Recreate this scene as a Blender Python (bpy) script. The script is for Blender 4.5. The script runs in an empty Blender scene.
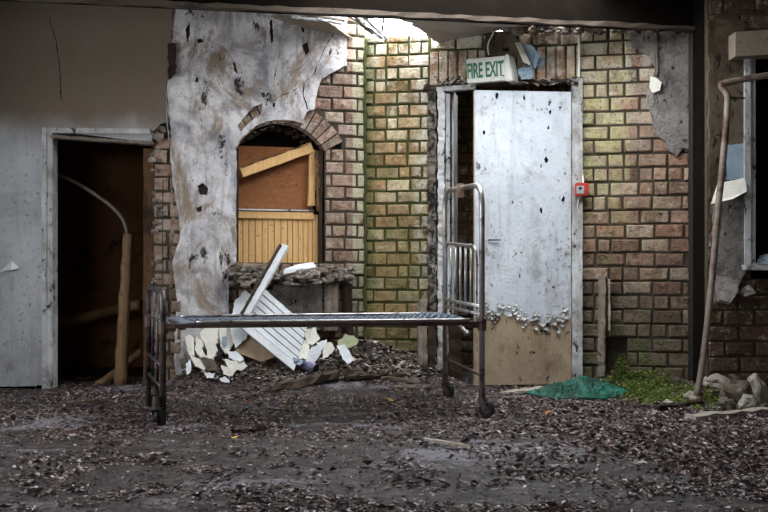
import bpy, bmesh, math, random
from mathutils import Vector, noise, Matrix
random.seed(7)
R = random.Random(11)
sc = bpy.context.scene
COL = sc.collection
F, CX, HY, CAMZ = 980.0, 384.0, 270.0, 0.85

# ------------------------------------------------------------------ helpers
def P(px, py, Y):
    """a point read off the photograph at its own real distance Y (metres)"""
    return Vector(((px - CX) * Y / F, Y, CAMZ + (HY - py) * Y / F))

class Plane:
    def __init__(s, ox, oy, dx=1.0, dy=0.0):
        l = math.hypot(dx, dy); s.o = (ox, oy); s.U = (dx / l, dy / l); s.n = (s.U[1], -s.U[0])
    def uz(s, px, py):
        rx, rz = (px - CX) / F, (HY - py) / F
        t = (s.o[0] * s.n[0] + s.o[1] * s.n[1]) / (rx * s.n[0] + s.n[1])
        return ((t * rx - s.o[0]) * s.U[0] + (t - s.o[1]) * s.U[1], CAMZ + t * rz)
    def u(s, px): return s.uz(px, 270)[0]
    def z(s, py, px=384): return s.uz(px, py)[1]
    def pt(s, u, z, d=0.0):
        return Vector((s.o[0] + u * s.U[0] + d * s.n[0], s.o[1] + u * s.U[1] + d * s.n[1], z))
    def p(s, px, py, d=0.0):
        u, z = s.uz(px, py); return s.pt(u, z, d)

PL = Plane(0, 7.0)
_W, _A, _B = P(166, 270, 7.03), P(365, 270, 7.45), P(690, 270, 7.0)
PW = Plane(_W.x, _W.y, _A.x - _W.x, _A.y - _W.y)
PLB = Plane(0, 7.03)
PO = Plane(_A.x, _A.y, _B.x - _A.x, _B.y - _A.y)
PR = Plane(0, 6.6)

def hexc(h):
    h = h.lstrip('#'); v = [int(h[i:i + 2], 16) / 255 for i in (0, 2, 4)]
    return tuple((x / 12.92 if x <= .04045 else ((x + .055) / 1.055) ** 2.4) for x in v) + (1.0,)

# ------------------------------------------------------------------ node helper
class M:
    def __init__(s, name):
        s.m = bpy.data.materials.new(name); s.m.use_nodes = True
        s.nt = s.m.node_tree; s.nt.nodes.clear()
        s.out = s.nt.nodes.new('ShaderNodeOutputMaterial'); s.bs = s.nt.nodes.new('ShaderNodeBsdfPrincipled')
        s.nt.links.new(s.bs.outputs[0], s.out.inputs[0])
        tc = s.nt.nodes.new('ShaderNodeTexCoord'); s.co = tc.outputs['Object']
        s.xyz = None
    def L(s, a, b): s.nt.links.new(a, b)
    def setin(s, inp, v):
        if isinstance(v, bpy.types.NodeSocket): s.L(v, inp)
        else: inp.default_value = v
    def vec(s, scale=(1, 1, 1), loc=(0, 0, 0), rot=(0, 0, 0)):
        n = s.nt.nodes.new('ShaderNodeMapping'); s.L(s.co, n.inputs[0])
        n.inputs['Scale'].default_value = scale; n.inputs['Location'].default_value = loc; n.inputs['Rotation'].default_value = rot
        return n.outputs[0]
    def noise(s, scale, detail=5, rough=.6, vec=None, dist=0.0):
        n = s.nt.nodes.new('ShaderNodeTexNoise'); s.L(vec or s.co, n.inputs['Vector'])
        n.inputs['Scale'].default_value = scale; n.inputs['Detail'].default_value = detail
        n.inputs['Roughness'].default_value = rough; n.inputs['Distortion'].default_value = dist
        return n.outputs['Fac']
    def voro(s, scale, vec=None, feature='F1'):
        n = s.nt.nodes.new('ShaderNodeTexVoronoi'); n.feature = feature; s.L(vec or s.co, n.inputs['Vector'])
        n.inputs['Scale'].default_value = scale; return n.outputs['Distance']
    def wave(s, scale, vec=None, dist=3, detail=3):
        n = s.nt.nodes.new('ShaderNodeTexWave'); s.L(vec or s.co, n.inputs['Vector'])
        n.inputs['Scale'].default_value = scale; n.inputs['Distortion'].default_value = dist; n.inputs['Detail'].default_value = detail
        return n.outputs['Fac']
    def ramp(s, f, stops, interp='LINEAR'):
        n = s.nt.nodes.new('ShaderNodeValToRGB'); s.setin(n.inputs[0], f); e = n.color_ramp.elements
        n.color_ramp.interpolation = interp
        while len(e) < len(stops): e.new(0.5)
        for i, (p, c) in enumerate(stops):
            e[i].position = p; e[i].color = hexc(c) if isinstance(c, str) else (c, c, c, 1)
        return n.outputs[0]
    def step(s, f, a, b):  # smooth 0..1 mask between a and b
        n = s.nt.nodes.new('ShaderNodeMapRange'); s.setin(n.inputs[0], f); n.clamp = True
        n.interpolation_type = 'SMOOTHSTEP' if a < b else 'LINEAR'
        n.inputs[1].default_value = a; n.inputs[2].default_value = b
        return n.outputs[0]
    def math(s, op, a, b=0.0, clamp=False):
        n = s.nt.nodes.new('ShaderNodeMath'); n.operation = op; n.use_clamp = clamp
        s.setin(n.inputs[0], a); s.setin(n.inputs[1], b); return n.outputs[0]
    def mix(s, f, a, b, mode='MIX'):
        n = s.nt.nodes.new('ShaderNodeMix'); n.data_type = 'RGBA'; n.blend_type = mode
        s.setin(n.inputs[0], f)
        for i, v in ((6, a), (7, b)):
            s.setin(n.inputs[i], hexc(v) if isinstance(v, str) else v)
        return n.outputs[2]
    def pos(s):
        if s.xyz is None:
            n = s.nt.nodes.new('ShaderNodeSeparateXYZ'); s.L(s.co, n.inputs[0]); s.xyz = n.outputs
        return s.xyz
    def island(s):
        n = s.nt.nodes.new('ShaderNodeNewGeometry'); return n.outputs['Random Per Island']
    def objrand(s):
        n = s.nt.nodes.new('ShaderNodeObjectInfo'); return n.outputs['Random']
    def bump(s, h, strength=.5, dist=.01, prev=None):
        n = s.nt.nodes.new('ShaderNodeBump'); s.setin(n.inputs['Height'], h)
        n.inputs['Strength'].default_value = strength; n.inputs['Distance'].default_value = dist
        if prev is not None: s.L(prev, n.inputs['Normal'])
        return n.outputs[0]
    def fin(s, color, rough=.8, normal=None, metal=0.0, spec=.3):
        s.setin(s.bs.inputs['Base Color'], hexc(color) if isinstance(color, str) else color)
        s.setin(s.bs.inputs['Roughness'], rough); s.setin(s.bs.inputs['Metallic'], metal)
        s.bs.inputs['Specular IOR Level'].default_value = spec
        if normal is not None: s.L(normal, s.bs.inputs['Normal'])
        return s.m

def simple(name, c, rough=.8, var=.25, scale=18, dark='#1c1712', bump=.3, metal=0.0, spec=.3, dirt=.62):
    m = M(name)
    n1 = m.noise(scale, 6, .65); n2 = m.noise(scale * .3, 5, .7)
    col = m.mix(m.step(n2, dirt - .1, dirt + .12), c, dark)
    col = m.mix(m.math('MULTIPLY', n1, var), col, dark)
    return m.fin(col, rough, m.bump(n1, bump, .01), metal, spec)

def wood(name, a, b, dark='#1d140d', axis='z', grain=9, rough=.75, worn=.6):
    m = M(name)
    sc_ = {'z': (14, 14, 1), 'x': (1, 14, 14), 'y': (14, 1, 14)}[axis]
    v = m.vec(sc_)
    g = m.noise(grain * .35, 6, .65, v, 1.0)
    col = m.ramp(g, [(.25, a), (.6, b), (.8, a)])
    d = m.noise(2.2, 6, .7)
    col = m.mix(m.step(d, worn - .05, worn + .15), col, dark)
    s = m.noise(40, 3, .6)
    col = m.mix(m.math('MULTIPLY', m.step(s, .6, .72), .6), col, dark)
    return m.fin(col, rough, m.bump(g, .5, .008), 0, .25)

# ------------------------------------------------------------------ materials
MAT = {}
def plaster(name, c1, c2, dirt='#5d5346', black='#15110e', sc_=1.0, streak=.5, spots=.66, upper=None, dirtlvl=.5, patch=None, patch2=None, bmp=.55, bd=.02):
    m = M(name)
    big = m.noise(1.6 * sc_, 6, .65, None, .6); fine = m.noise(14 * sc_, 8, .7); micro = m.noise(60, 4, .7)
    col = m.mix(m.step(big, .35, .65), c1, c2)
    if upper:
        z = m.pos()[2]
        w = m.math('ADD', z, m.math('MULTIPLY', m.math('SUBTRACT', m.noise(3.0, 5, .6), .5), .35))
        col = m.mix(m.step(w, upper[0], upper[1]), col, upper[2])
    if streak:
        st = m.noise(3.0, 6, .7, m.vec((3.2, 3.2, .35)))
        col = m.mix(m.math('MULTIPLY', m.step(st, .5, .72), streak), col, dirt)
    d = m.noise(4.5 * sc_, 8, .75, m.vec((1, 1, .8), (3, 1, 7)), .4)
    col = m.mix(m.math('MULTIPLY', m.step(d, dirtlvl, dirtlvl + .2), .65), col, dirt)
    if patch:
        pn = m.noise(2.6, 7, .72, m.vec((1, 1, .7), (9, 4, 2)), .8)
        col = m.mix(m.math('MULTIPLY', m.step(pn, patch[1], patch[1] + .12), .8), col, patch[0])
    if patch2:
        pn = m.noise(3.4, 8, .75, m.vec((1, 1, .6), (1, 14, 6)), .6)
        col = m.mix(m.math('MULTIPLY', m.step(pn, patch2[1], patch2[1] + .12), .6), col, patch2[0])
    sp = m.noise(7.0 * sc_, 7, .72, m.vec((1.3, 1.3, .8), (5, 5, 1)), .3)
    msk = m.step(sp, spots, spots + .035)
    col = m.mix(m.math('MULTIPLY', msk, .92), col, black)
    fl = m.noise(38 * sc_, 5, .65)
    fm = m.step(fl, .655, .69)
    col = m.mix(m.math('MULTIPLY', fm, .75), col, black)
    h = m.math('SUBTRACT', m.math('ADD', m.math('MULTIPLY', fine, .8), m.math('MULTIPLY', micro, .25)), m.math('ADD', msk, m.math('MULTIPLY', fm, .5)))
    return m.fin(col, .85, m.bump(h, bmp, bd), 0, .2)

MAT['plaster_left'] = plaster('plaster_left', '#bcbec2', '#a1a4a9', '#6d675e', spots=.68, streak=.35, upper=(1.66, 2.0, '#6b5f53'), dirtlvl=.53)  # brown upper band: partly paint tone, partly shade below the ceiling painted in
MAT['plaster_window'] = plaster('plaster_window', '#dcd9da', '#b5b2b4', '#5f554b', spots=.605, streak=.95, dirtlvl=.43, patch=('#7f6a51', .51), patch2=('#6a6e7a', .505), bmp=.8)
MAT['door_paint'] = plaster('door_paint', '#ccd1d7', '#b6bcc4', '#7f7a74', black='#241e1a', spots=.635, streak=.45, dirtlvl=.5)
MAT['frame_paint'] = plaster('frame_paint', '#c6c7c9', '#9d9b98', '#5b5146', spots=.585, streak=.4, dirtlvl=.5, sc_=1.6)
MAT['rotten_paint'] = plaster('rotten_painted_timber', '#8d867e', '#544a41', '#2d251f', spots=.53, streak=.6, dirtlvl=.42, sc_=2, bmp=1.0)
MAT['ceil_old'] = plaster('ceiling_plaster', '#8d8274', '#776b5e', '#4a4036', spots=.7, streak=0, dirtlvl=.55)
MAT['ceil_sheet'] = plaster('ceiling_sheet', '#b5aca4', '#a0968d', '#6a5e52', spots=.73, streak=0, dirtlvl=.6)
MAT['rear'] = simple('rear_wall_plaster', '#6a6258', .9)
MAT['dark_room'] = simple('sooty_brown_plaster', '#80593f', .9)
MAT['recess'] = simple('black_shade_and_marks', '#0d0b09', .95, spec=.05)  # near black: stands in for shade in gaps; also cracks and scars
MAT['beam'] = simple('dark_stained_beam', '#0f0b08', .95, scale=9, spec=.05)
MAT['scar'] = plaster('damp_brown_scar', '#3a2f27', '#241c17', '#5d5044', spots=.6, streak=0, dirtlvl=.55, sc_=2)
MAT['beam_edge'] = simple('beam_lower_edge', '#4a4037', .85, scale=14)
MAT['cement'] = plaster('grey_cement', '#a39d98', '#7f7a76', '#4a423c', spots=.6, streak=.35, dirtlvl=.44, sc_=1.6, bmp=1.0, bd=.06)
MAT['wallpaper'] = plaster('yellowed_plaster', '#64594a', '#4a3f30', '#2a2018', spots=.58, streak=.6, dirtlvl=.45)
MAT['bluepaint'] = plaster('blue_flaking_paint', '#9fb0bc', '#7f95a5', '#6c6a66', spots=.62, streak=.2, dirtlvl=.55, sc_=2)
MAT['cream'] = plaster('cream_paint', '#e9e7df', '#dcd8ca', '#7d6f55', spots=.68, streak=.1, dirtlvl=.6, sc_=2)
MAT['whiteboard'] = plaster('white_gloss_paint', '#e4e7ea', '#d3d7dc', '#8f8b86', spots=.72, streak=.1, dirtlvl=.64, sc_=2)
MAT['tan'] = plaster('bare_rotten_door_wood', '#ab9981', '#937f68', '#54442f', spots=.62, streak=.4, dirtlvl=.52)
MAT['soot_wood'] = wood('rotten_dark_timber', '#3a2a1e', '#23180f', grain=7)
MAT['grey_wood'] = wood('weathered_grey_timber', '#8b8076', '#5f544a', grain=9)
MAT['yellow_wood'] = wood('yellow_varnished_pine', '#deb67e', '#c79d68', '#57402a', worn=.62)
MAT['ply'] = wood('brown_plywood', '#97653f', '#7c4e2e', '#3a2314', axis='x', worn=.62)
MAT['jamb_wood'] = wood('orange_brown_timber', '#7d5a3a', '#523a26', worn=.5)
MAT['bark'] = wood('pale_bark', '#977a5d', '#745a41', worn=.58)
MAT['floor_wood'] = wood('brown_floor_timber', '#5f5045', '#3d322a', axis='x')
MAT['pale_stick'] = wood('bleached_stick', '#b9b0a4', '#8f8578', axis='x')
MAT['steel'] = simple('worn_grey_tube', '#b0aeab', .36, .4, 30, '#2a211c', .15, .75, .5, .6)
MAT['steel_dark'] = simple('dark_rusted_tube', '#5f5855', .5, .5, 30, '#1d1410', .2, .55, .4, .55)
MAT['rail'] = simple('rust_brown_rail', '#5a4740', .45, .5, 25, '#2a1b15', .2, .5, .5, .6)
MAT['mesh'] = simple('blue_grey_wire', '#8792a4', .4, .35, 22, '#2c2e36', .1, .5, .5, .66)
MAT['rubber'] = simple('black_rubber', '#15151a', .55, .2, 30, '#0a0a0a', .1)
MAT['pipe'] = simple('pale_rusty_pipe', '#8d8279', .55, .6, 24, '#4a3020', .3, .2, .4, .55)
MAT['pipe_dark'] = simple('black_conduit', '#1f1a17', .6, .4, 20)
MAT['red'] = simple('red_plastic', '#b3342c', .4, .3, 20, '#3a120e', .05)
MAT['white_plastic'] = simple('dirty_white_plastic', '#cfcfca', .45, .15, 22, '#4c463e', .05, dirt=.68)
MAT['green_ink'] = simple('dark_green_print', '#1f6a4c', .5, .15, 30, '#20342a', .02)
MAT['grey_plastic'] = simple('grey_plate', '#9aa0a4', .5, .3, 40, '#22201e', .05)
MAT['hose'] = simple('dull_grey_hose', '#77706a', .6, .3, 30)
MAT['lav'] = simple('lavender_can', '#8a86a8', .35, .25, 20, '#3a3440', .05, .3)
MAT['brown_tape'] = simple('brown_label', '#9c7f66', .7)
MAT['rock'] = plaster('pale_stone', '#9a9389', '#7d766c', '#55503f', spots=.66, streak=0, dirtlvl=.5, sc_=2)
MAT['rock_dark'] = plaster('brown_stone', '#6b6258', '#544b42', '#3a3a28', spots=.62, streak=0, dirtlvl=.45, sc_=2)
MAT['crust'] = plaster('crumbling_mortar', '#9a8f86', '#756a61', '#3a3029', spots=.58, streak=0, dirtlvl=.42, sc_=2.5)

def tarp_mat():
    m = M('green_netting')
    w = m.noise(160, 2, .5); n = m.noise(9, 5, .6)
    col = m.ramp(n, [(.3, '#072b22'), (.5, '#0f4435'), (.72, '#2b7766')])
    col = m.mix(m.math('MULTIPLY', m.step(w, .5, .6), .4), col, '#0a3328')
    return m.fin(col, .6, m.bump(w, .3, .004), 0, .3)
MAT['tarp'] = tarp_mat()

def brick_mat(name, pal, extra=None, rough=.85):
    m = M(name)
    r = m.island()
    col = m.ramp(r, [(i / max(1, len(pal) - 1), c) for i, c in enumerate(pal)])
    n = m.noise(22, 7, .7); n2 = m.noise(3.2, 6, .7, None, .5); n3 = m.noise(75, 4, .7)
    n4 = m.noise(7, 6, .7, None, .8)
    col = m.mix(m.math('MULTIPLY', m.step(n4, .46, .66), .45), col, '#4f4232')
    col = m.mix(m.math('MULTIPLY', m.step(m.noise(13, 6, .7, m.vec((1, 1, 1), (7, 3, 9))), .52, .7), .6), col, '#d8cdb6')
    col = m.mix(m.math('MULTIPLY', m.step(n, .45, .7), .55), col, '#3c2d20')
    gr = m.step(m.noise(5, 6, .72, m.vec((1, 1, 1.2), (4, 2, 1)), .6), .56, .68)
    col = m.mix(m.math('MULTIPLY', gr, .5), col, '#8a8a58')
    if extra: col = extra(m, col, n, n2)
    pit = m.step(m.noise(34, 7, .75, m.vec((1, 1, 1), (3, 6, 2))), .6, .68)
    col = m.mix(m.math('MULTIPLY', pit, .7), col, '#2a2118')
    col = m.mix(m.math('MULTIPLY', m.step(n3, .58, .68), .6), col, '#1f1812')
    h = m.math('ADD', n, m.math('MULTIPLY', n3, .6))
    return m.fin(col, rough, m.bump(m.math('SUBTRACT', h, pit), 1.0, .03), 0, .2)

def ex_alcove(m, col, n, n2):
    X, Y, Z = m.pos()
    jit = m.math('MULTIPLY', m.math('SUBTRACT', n2, .5), .5)
    # whitewash remnants towards the top and the door
    ww = m.math('MULTIPLY', m.step(m.math('ADD', Z, jit), 1.7, 2.6), m.step(m.noise(9, 6, .7), .42, .6))
    col = m.mix(m.math('MULTIPLY', ww, .75), col, '#e2dccb')
    wr = m.math('MULTIPLY', m.step(m.math('ADD', X, m.math('MULTIPLY', jit, .15)), .2, .27), m.step(m.noise(12, 5, .7), .4, .55))
    col = m.mix(m.math('MULTIPLY', wr, .7), col, '#d8d4c6')
    # algae up the corner and low down
    cm = m.math('SUBTRACT', 1.0, m.step(m.math('ADD', X, m.math('MULTIPLY', jit, .2)), -.13, -.03))
    col = m.mix(m.math('MULTIPLY', cm, .7), col, '#4c5a2b')
    low = m.math('SUBTRACT', 1.0, m.step(m.math('ADD', Z, jit), .75, 1.7))
    col = m.mix(m.math('MULTIPLY', low, .45), col, '#56552c')
    gm = m.step(m.noise(6, 6, .7, m.vec((1, 1, .7), (2, 8, 4))), .52, .7)
    return m.mix(m.math('MULTIPLY', gm, .55), col, '#6b7136')
MAT['brick_alcove'] = brick_mat('ochre_mossy_brick', ['#d6bb90', '#ab8a5e', '#c9a47a', '#876c48', '#e0d0ab', '#9f764e', '#c6b185', '#8f7e5b', '#bd946a', '#6f5839'], ex_alcove)

def ex_pier(m, col, n, n2):
    X, Y, Z = m.pos()
    jit = m.math('MULTIPLY', m.math('SUBTRACT', n2, .5), .5)
    a = m.math('SUBTRACT', 1.0, m.step(m.math('ADD', X, m.math('MULTIPLY', jit, .08)), 1.755, 1.79))
    hi = m.math('MULTIPLY', m.step(m.math('ADD', Z, jit), .9, 1.8), m.step(X, 1.36, 1.42))
    col = m.mix(m.math('MULTIPLY', m.math('MULTIPLY', a, hi), m.math('MULTIPLY', m.step(m.noise(7, 6, .7), .34, .6), .75)), col, '#c9c48f')
    ww = m.math('MULTIPLY', m.step(m.math('ADD', Z, jit), 1.6, 2.5), m.step(m.noise(11, 6, .7), .45, .58))
    col = m.mix(m.math('MULTIPLY', ww, .6), col, '#dcd6c6')
    low = m.math('SUBTRACT', 1.0, m.step(m.math('ADD', Z, jit), .35, 1.3))
    col = m.mix(m.math('MULTIPLY', low, .72), col, '#45413a')  # grey-brown foot; light falling off downwards is painted into the brick
    gb = m.math('MULTIPLY', m.math('SUBTRACT', 1.0, m.step(Z, .2, .6)), m.step(m.noise(6, 5, .7), .4, .6))
    return m.mix(m.math('MULTIPLY', gb, .6), col, '#5f6c3c')
MAT['brick_pier'] = brick_mat('pinkish_brown_brick', ['#c9ad96', '#a88573', '#bb9c83', '#8d7160', '#c9b198', '#a5917f', '#ab7e65', '#7a6254'], ex_pier)

def ex_jamb(m, col, n, n2):
    w = m.step(m.noise(8, 6, .7), .5, .64)
    col = m.mix(m.math('MULTIPLY', w, .5), col, '#c9bfb2')
    X, Y, Z = m.pos()
    st = m.math('MULTIPLY', m.step(X, -.243, -.232), m.step(m.noise(5, 6, .7), .3, .5))
    col = m.mix(m.math('MULTIPLY', st, .75), col, '#c9c6a8')
    low = m.math('SUBTRACT', 1.0, m.step(Z, .6, 1.2))
    return m.mix(m.math('MULTIPLY', low, .5), col, '#4c4234')
MAT['brick_jamb'] = brick_mat('dusty_pink_brick', ['#bfa08c', '#9b7b6c', '#c8ad9e', '#87695a', '#c7b29e'], ex_jamb)
MAT['brick_right'] = brick_mat('dark_brown_brick', ['#5f4a3f', '#4c3a30', '#675146', '#3f3027', '#6f594d'])
MAT['brick_dark'] = brick_mat('soiled_brick', ['#6b4a38', '#7d5f4a', '#553a2b', '#8a7260'])
MAT['mortar'] = simple('dark_dirty_mortar', '#4a4236', .95, .5, 30, '#1e1a12', .5)
MAT['mortar_moss'] = simple('mossy_mortar', '#474a26', .95, .6, 26, '#23260f', .6)

def floor_mat():
    m = M('wet_dirt_floor')
    a = m.noise(1.1, 7, .65, m.vec((.75, 1.6, 1)), .6); b = m.noise(9, 8, .7); c = m.noise(45, 5, .7)
    col = m.ramp(b, [(.3, '#120d0c'), (.5, '#2f2523'), (.7, '#5a4d4a')])
    con = m.step(a, .55, .62)
    con = m.math('MULTIPLY', con, m.step(b, .34, .46))
    col = m.mix(m.math('MULTIPLY', con, .8), col, '#7c7980')
    col = m.mix(m.math('MULTIPLY', m.step(c, .62, .7), .7), col, '#a39c98')
    col = m.mix(m.math('MULTIPLY', m.step(c, .3, .42), .0), col, '#000000')
    zz = m.step(m.math('ADD', m.pos()[2], m.math('MULTIPLY', m.math('SUBTRACT', c, .5), .05)), .035, .09)
    soil = m.ramp(m.noise(12, 8, .75), [(.3, '#241c17'), (.52, '#4a3d33'), (.72, '#77685c')])
    col = m.mix(zz, col, soil)
    ro = m.ramp(b, [(.3, .8), (.7, .4)])
    h = m.math('ADD', b, m.math('MULTIPLY', c, .4))
    return m.fin(col, ro, m.bump(h, .9, .03), 0, .45)
MAT['floor'] = floor_mat()

def soil_mat():
    m = M('brown_rubble_soil')
    b = m.noise(12, 8, .75); c = m.noise(50, 5, .7)
    col = m.ramp(b, [(.3, '#2a211b'), (.52, '#4d4036'), (.72, '#75675a')])
    col = m.mix(m.math('MULTIPLY', m.step(c, .63, .7), .8), col, '#c2b8ab')
    return m.fin(col, .92, m.bump(m.math('ADD', b, c), 1.0, .04), 0, .2)
MAT['soil'] = soil_mat()

def island_mat(name, pal, rough=.6, spec=.35):
    m = M(name); n = m.noise(60, 4, .6)
    col = m.ramp(m.island(), [(i / (len(pal) - 1), c) for i, c in enumerate(pal)])
    col = m.mix(m.math('MULTIPLY', n, .35), col, '#140f0c')
    return m.fin(col, rough, m.bump(n, .3, .004), 0, spec)
MAT['leaves'] = island_mat('dead_leaves', ['#1d1513', '#5a4442', '#2a1f20', '#745a55', '#3b2c2f', '#8e7772', '#231a18', '#66515a', '#a58e8a', '#382822', '#b8a4a1', '#4c393d', '#a08f86', '#241b18'], .42, .6)
MAT['crumbs'] = island_mat('plaster_crumbs', ['#4f453f', '#8f857e', '#3a302a', '#cfc9c4', '#5a4e46', '#2c241f', '#6f635a', '#30271f', '#453a33', '#b0a69e'], .8, .3)
MAT['chips'] = island_mat('pale_chips', ['#c9c0ba', '#a89c95', '#e2dedb', '#8d8079', '#d2c4ba'], .7, .3)
MAT['moss'] = island_mat('green_moss', ['#5c7030', '#7b9040', '#465725', '#93a552', '#66792f', '#aab56a', '#4a4a30'], .8, .2)
MAT['orange_leaf'] = simple('orange_leaf', '#a5622f', .6)
MAT['yellow_leaf'] = simple('yellow_leaf', '#c19a3e', .6)

# ------------------------------------------------------------------ object helpers
def tag(o, label=None, cat=None, group=None, kind=None):
    if label: o['label'] = label
    if cat: o['category'] = cat
    if group: o['group'] = group
    if kind: o['kind'] = kind
    return o

def link(name, me, mats, parent=None, smooth=False, recentre=True):
    o = bpy.data.objects.new(name, me); COL.objects.link(o)
    for mm in (mats if isinstance(mats, (list, tuple)) else [mats]):
        me.materials.append(MAT[mm] if isinstance(mm, str) else mm)
    if smooth:
        for p in me.polygons: p.use_smooth = True
    if parent is not None:
        w = parent.location.copy() if parent.parent is None else parent.location + parent.parent.location
        me.transform(Matrix.Translation(-w)); o.parent = parent
    elif recentre and len(me.vertices):
        xs = [v.co.x for v in me.vertices]; ys = [v.co.y for v in me.vertices]; zs = [v.co.z for v in me.vertices]
        c = Vector(((min(xs) + max(xs)) / 2, (min(ys) + max(ys)) / 2, min(zs)))
        me.transform(Matrix.Translation(-c)); o.location = c
    return o

def obj(name, bm, mats, parent=None, smooth=False, recentre=True):
    bmesh.ops.recalc_face_normals(bm, faces=bm.faces)
    me = bpy.data.meshes.new(name); bm.to_mesh(me); bm.free()
    return link(name, me, mats, parent, smooth, recentre)

def struct(name, bm, mats, parent=None, smooth=False):
    o = obj(name, bm, mats, parent, smooth, recentre=False)
    if parent is None: o['kind'] = 'structure'
    return o

def thing(name, label, cat, loc, group=None, kind=None):
    o = bpy.data.objects.new(name, None); COL.objects.link(o); o.location = loc; o.empty_display_size = .1
    return tag(o, label, cat, group, kind)

def nb(): return bmesh.new()

def hexa(bm, b, t, mi=0):
    """closed solid from two quads (bottom list of 4, top list of 4)"""
    vs = [bm.verts.new(p) for p in list(b) + list(t)]
    for f in ((3, 2, 1, 0), (4, 5, 6, 7), (0, 1, 5, 4), (1, 2, 6, 5), (2, 3, 7, 6), (3, 0, 4, 7)):
        fa = bm.faces.new([vs[i] for i in f]); fa.material_index = mi
    return vs

def box(bm, x0, x1, y0, y1, z0, z1, mi=0):
    return hexa(bm, [(x0, y0, z0), (x1, y0, z0), (x1, y1, z0), (x0, y1, z0)], [(x0, y0, z1), (x1, y0, z1), (x1, y1, z1), (x0, y1, z1)], mi)

def pbox(bm, pl, u0, u1, z0, z1, d0, d1, mi=0):
    """box on a wall plane; d towards the room"""
    return hexa(bm, [pl.pt(u0, z0, d1), pl.pt(u1, z0, d1), pl.pt(u1, z0, d0), pl.pt(u0, z0, d0)],
                [pl.pt(u0, z1, d1), pl.pt(u1, z1, d1), pl.pt(u1, z1, d0), pl.pt(u0, z1, d0)], mi)

def pxbox(bm, pl, x0, x1, y0, y1, d0, d1, mi=0):
    u0, z1 = pl.uz(x0, y0); u1, z0 = pl.uz(x1, y1)
    return pbox(bm, pl, u0, u1, z0, z1, d0, d1, mi)

def bar(bm, a, b, w, h, up=Vector((0, 0, 1)), cuts=0, wob=0.0, rr=R):
    """rectangular timber from a to b, ragged if wob"""
    a, b = Vector(a), Vector(b); d = (b - a).normalized()
    s = d.cross(up)
    if s.length < 1e-3: s = d.cross(Vector((0, 1, 0)))
    s.normalize(); t = s.cross(d).normalized()
    rings = []
    n = cuts + 2
    for i in range(n):
        c = a.lerp(b, i / (n - 1))
        ring = []
        for sx, sy in ((-1, -1), (1, -1), (1, 1), (-1, 1)):
            q = c + s * (sx * w / 2) + t * (sy * h / 2)
            if wob: q += Vector((rr.uniform(-wob, wob), rr.uniform(-wob, wob), rr.uniform(-wob, wob)))
            ring.append(bm.verts.new(q))
        rings.append(ring)
    for i in range(n - 1):
        for k in range(4):
            bm.faces.new((rings[i][k], rings[i][(k + 1) % 4], rings[i + 1][(k + 1) % 4], rings[i + 1][k]))
    bm.faces.new(rings[0][::-1]); bm.faces.new(rings[-1])

def fillet(pts, r, n=6):
    pts = [Vector(p) for p in pts]; out = [pts[0]]
    for i in range(1, len(pts) - 1):
        a, b, c = pts[i - 1], pts[i], pts[i + 1]
        rr = min(r, (a - b).length * .49, (c - b).length * .49)
        p, q = b + (a - b).normalized() * rr, b + (c - b).normalized() * rr
        for k in range(n + 1):
            t = k / n; out.append(p * (1 - t) ** 2 + b * (2 * t * (1 - t)) + q * t * t)
    out.append(pts[-1]); return out

def tube(bm, pts, r, seg=10, cap=True):
    pts = [Vector(p) for p in pts]; rad = r if isinstance(r, (list, tuple)) else [r] * len(pts)
    n = None; rings = []
    for i, p in enumerate(pts):
        d = (pts[min(i + 1, len(pts) - 1)] - pts[max(i - 1, 0)]).normalized()
        if n is None:
            n = d.orthogonal().normalized()
        else:
            n = (n - d * n.dot(d)); n = n.normalized() if n.length > 1e-6 else d.orthogonal().normalized()
        b = d.cross(n)
        rings.append([bm.verts.new(p + (n * math.cos(2 * math.pi * k / seg) + b * math.sin(2 * math.pi * k / seg)) * rad[i]) for k in range(seg)])
    for i in range(len(rings) - 1):
        for k in range(seg):
            bm.faces.new((rings[i][k], rings[i][(k + 1) % seg], rings[i + 1][(k + 1) % seg], rings[i + 1][k]))
    if cap: bm.faces.new(rings[0][::-1]); bm.faces.new(rings[-1])

def jag(pts, amp, step, rr=R, keep=()):
    """subdivide a closed outline and roughen it"""
    out = []; n = len(pts)
    for i in range(n):
        a, b = pts[i], pts[(i + 1) % n]
        L = math.hypot(b[0] - a[0], b[1] - a[1]); out.append(a)
        if i in keep: continue
        k = int(L / step)
        for j in range(1, k + 1):
            t = j / (k + 1)
            nx, ny = -(b[1] - a[1]) / (L + 1e-9), (b[0] - a[0]) / (L + 1e-9)
            o = rr.uniform(-amp, amp); out.append((a[0] + (b[0] - a[0]) * t + nx * o, a[1] + (b[1] - a[1]) * t + ny * o))
    return out

def poly_slab(bm, outline, d0, d1, holes=(), mi=0, fn=None):
    """outline: list of (a,b) mapped by fn(a,b,d) to 3-D; extruded from d0 to d1, with holes"""
    edges = []; loops = []
    for lp in [outline] + list(holes):
        vs = [bm.verts.new(fn(a, b, d1)) for a, b in lp]; loops.append((vs, lp))
        edges += [bm.edges.new((vs[i], vs[(i + 1) % len(vs)])) for i in range(len(vs))]
    g = bmesh.ops.triangle_fill(bm, use_beauty=True, use_dissolve=False, edges=edges)
    fs = [f for f in g['geom'] if isinstance(f, bmesh.types.BMFace)]
    mp = {}
    for vs, lp in loops:
        for v, (a, b) in zip(vs, lp): mp[v] = bm.verts.new(fn(a, b, d0))
    for f in fs:
        f.material_index = mi
        g2 = bm.faces.new([mp[v] for v in reversed(f.verts)]); g2.material_index = mi
    for vs, lp in loops:
        n = len(vs)
        for i in range(n):
            a, b = vs[i], vs[(i + 1) % n]
            f = bm.faces.new((a, b, mp[b], mp[a])); f.material_index = mi

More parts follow.
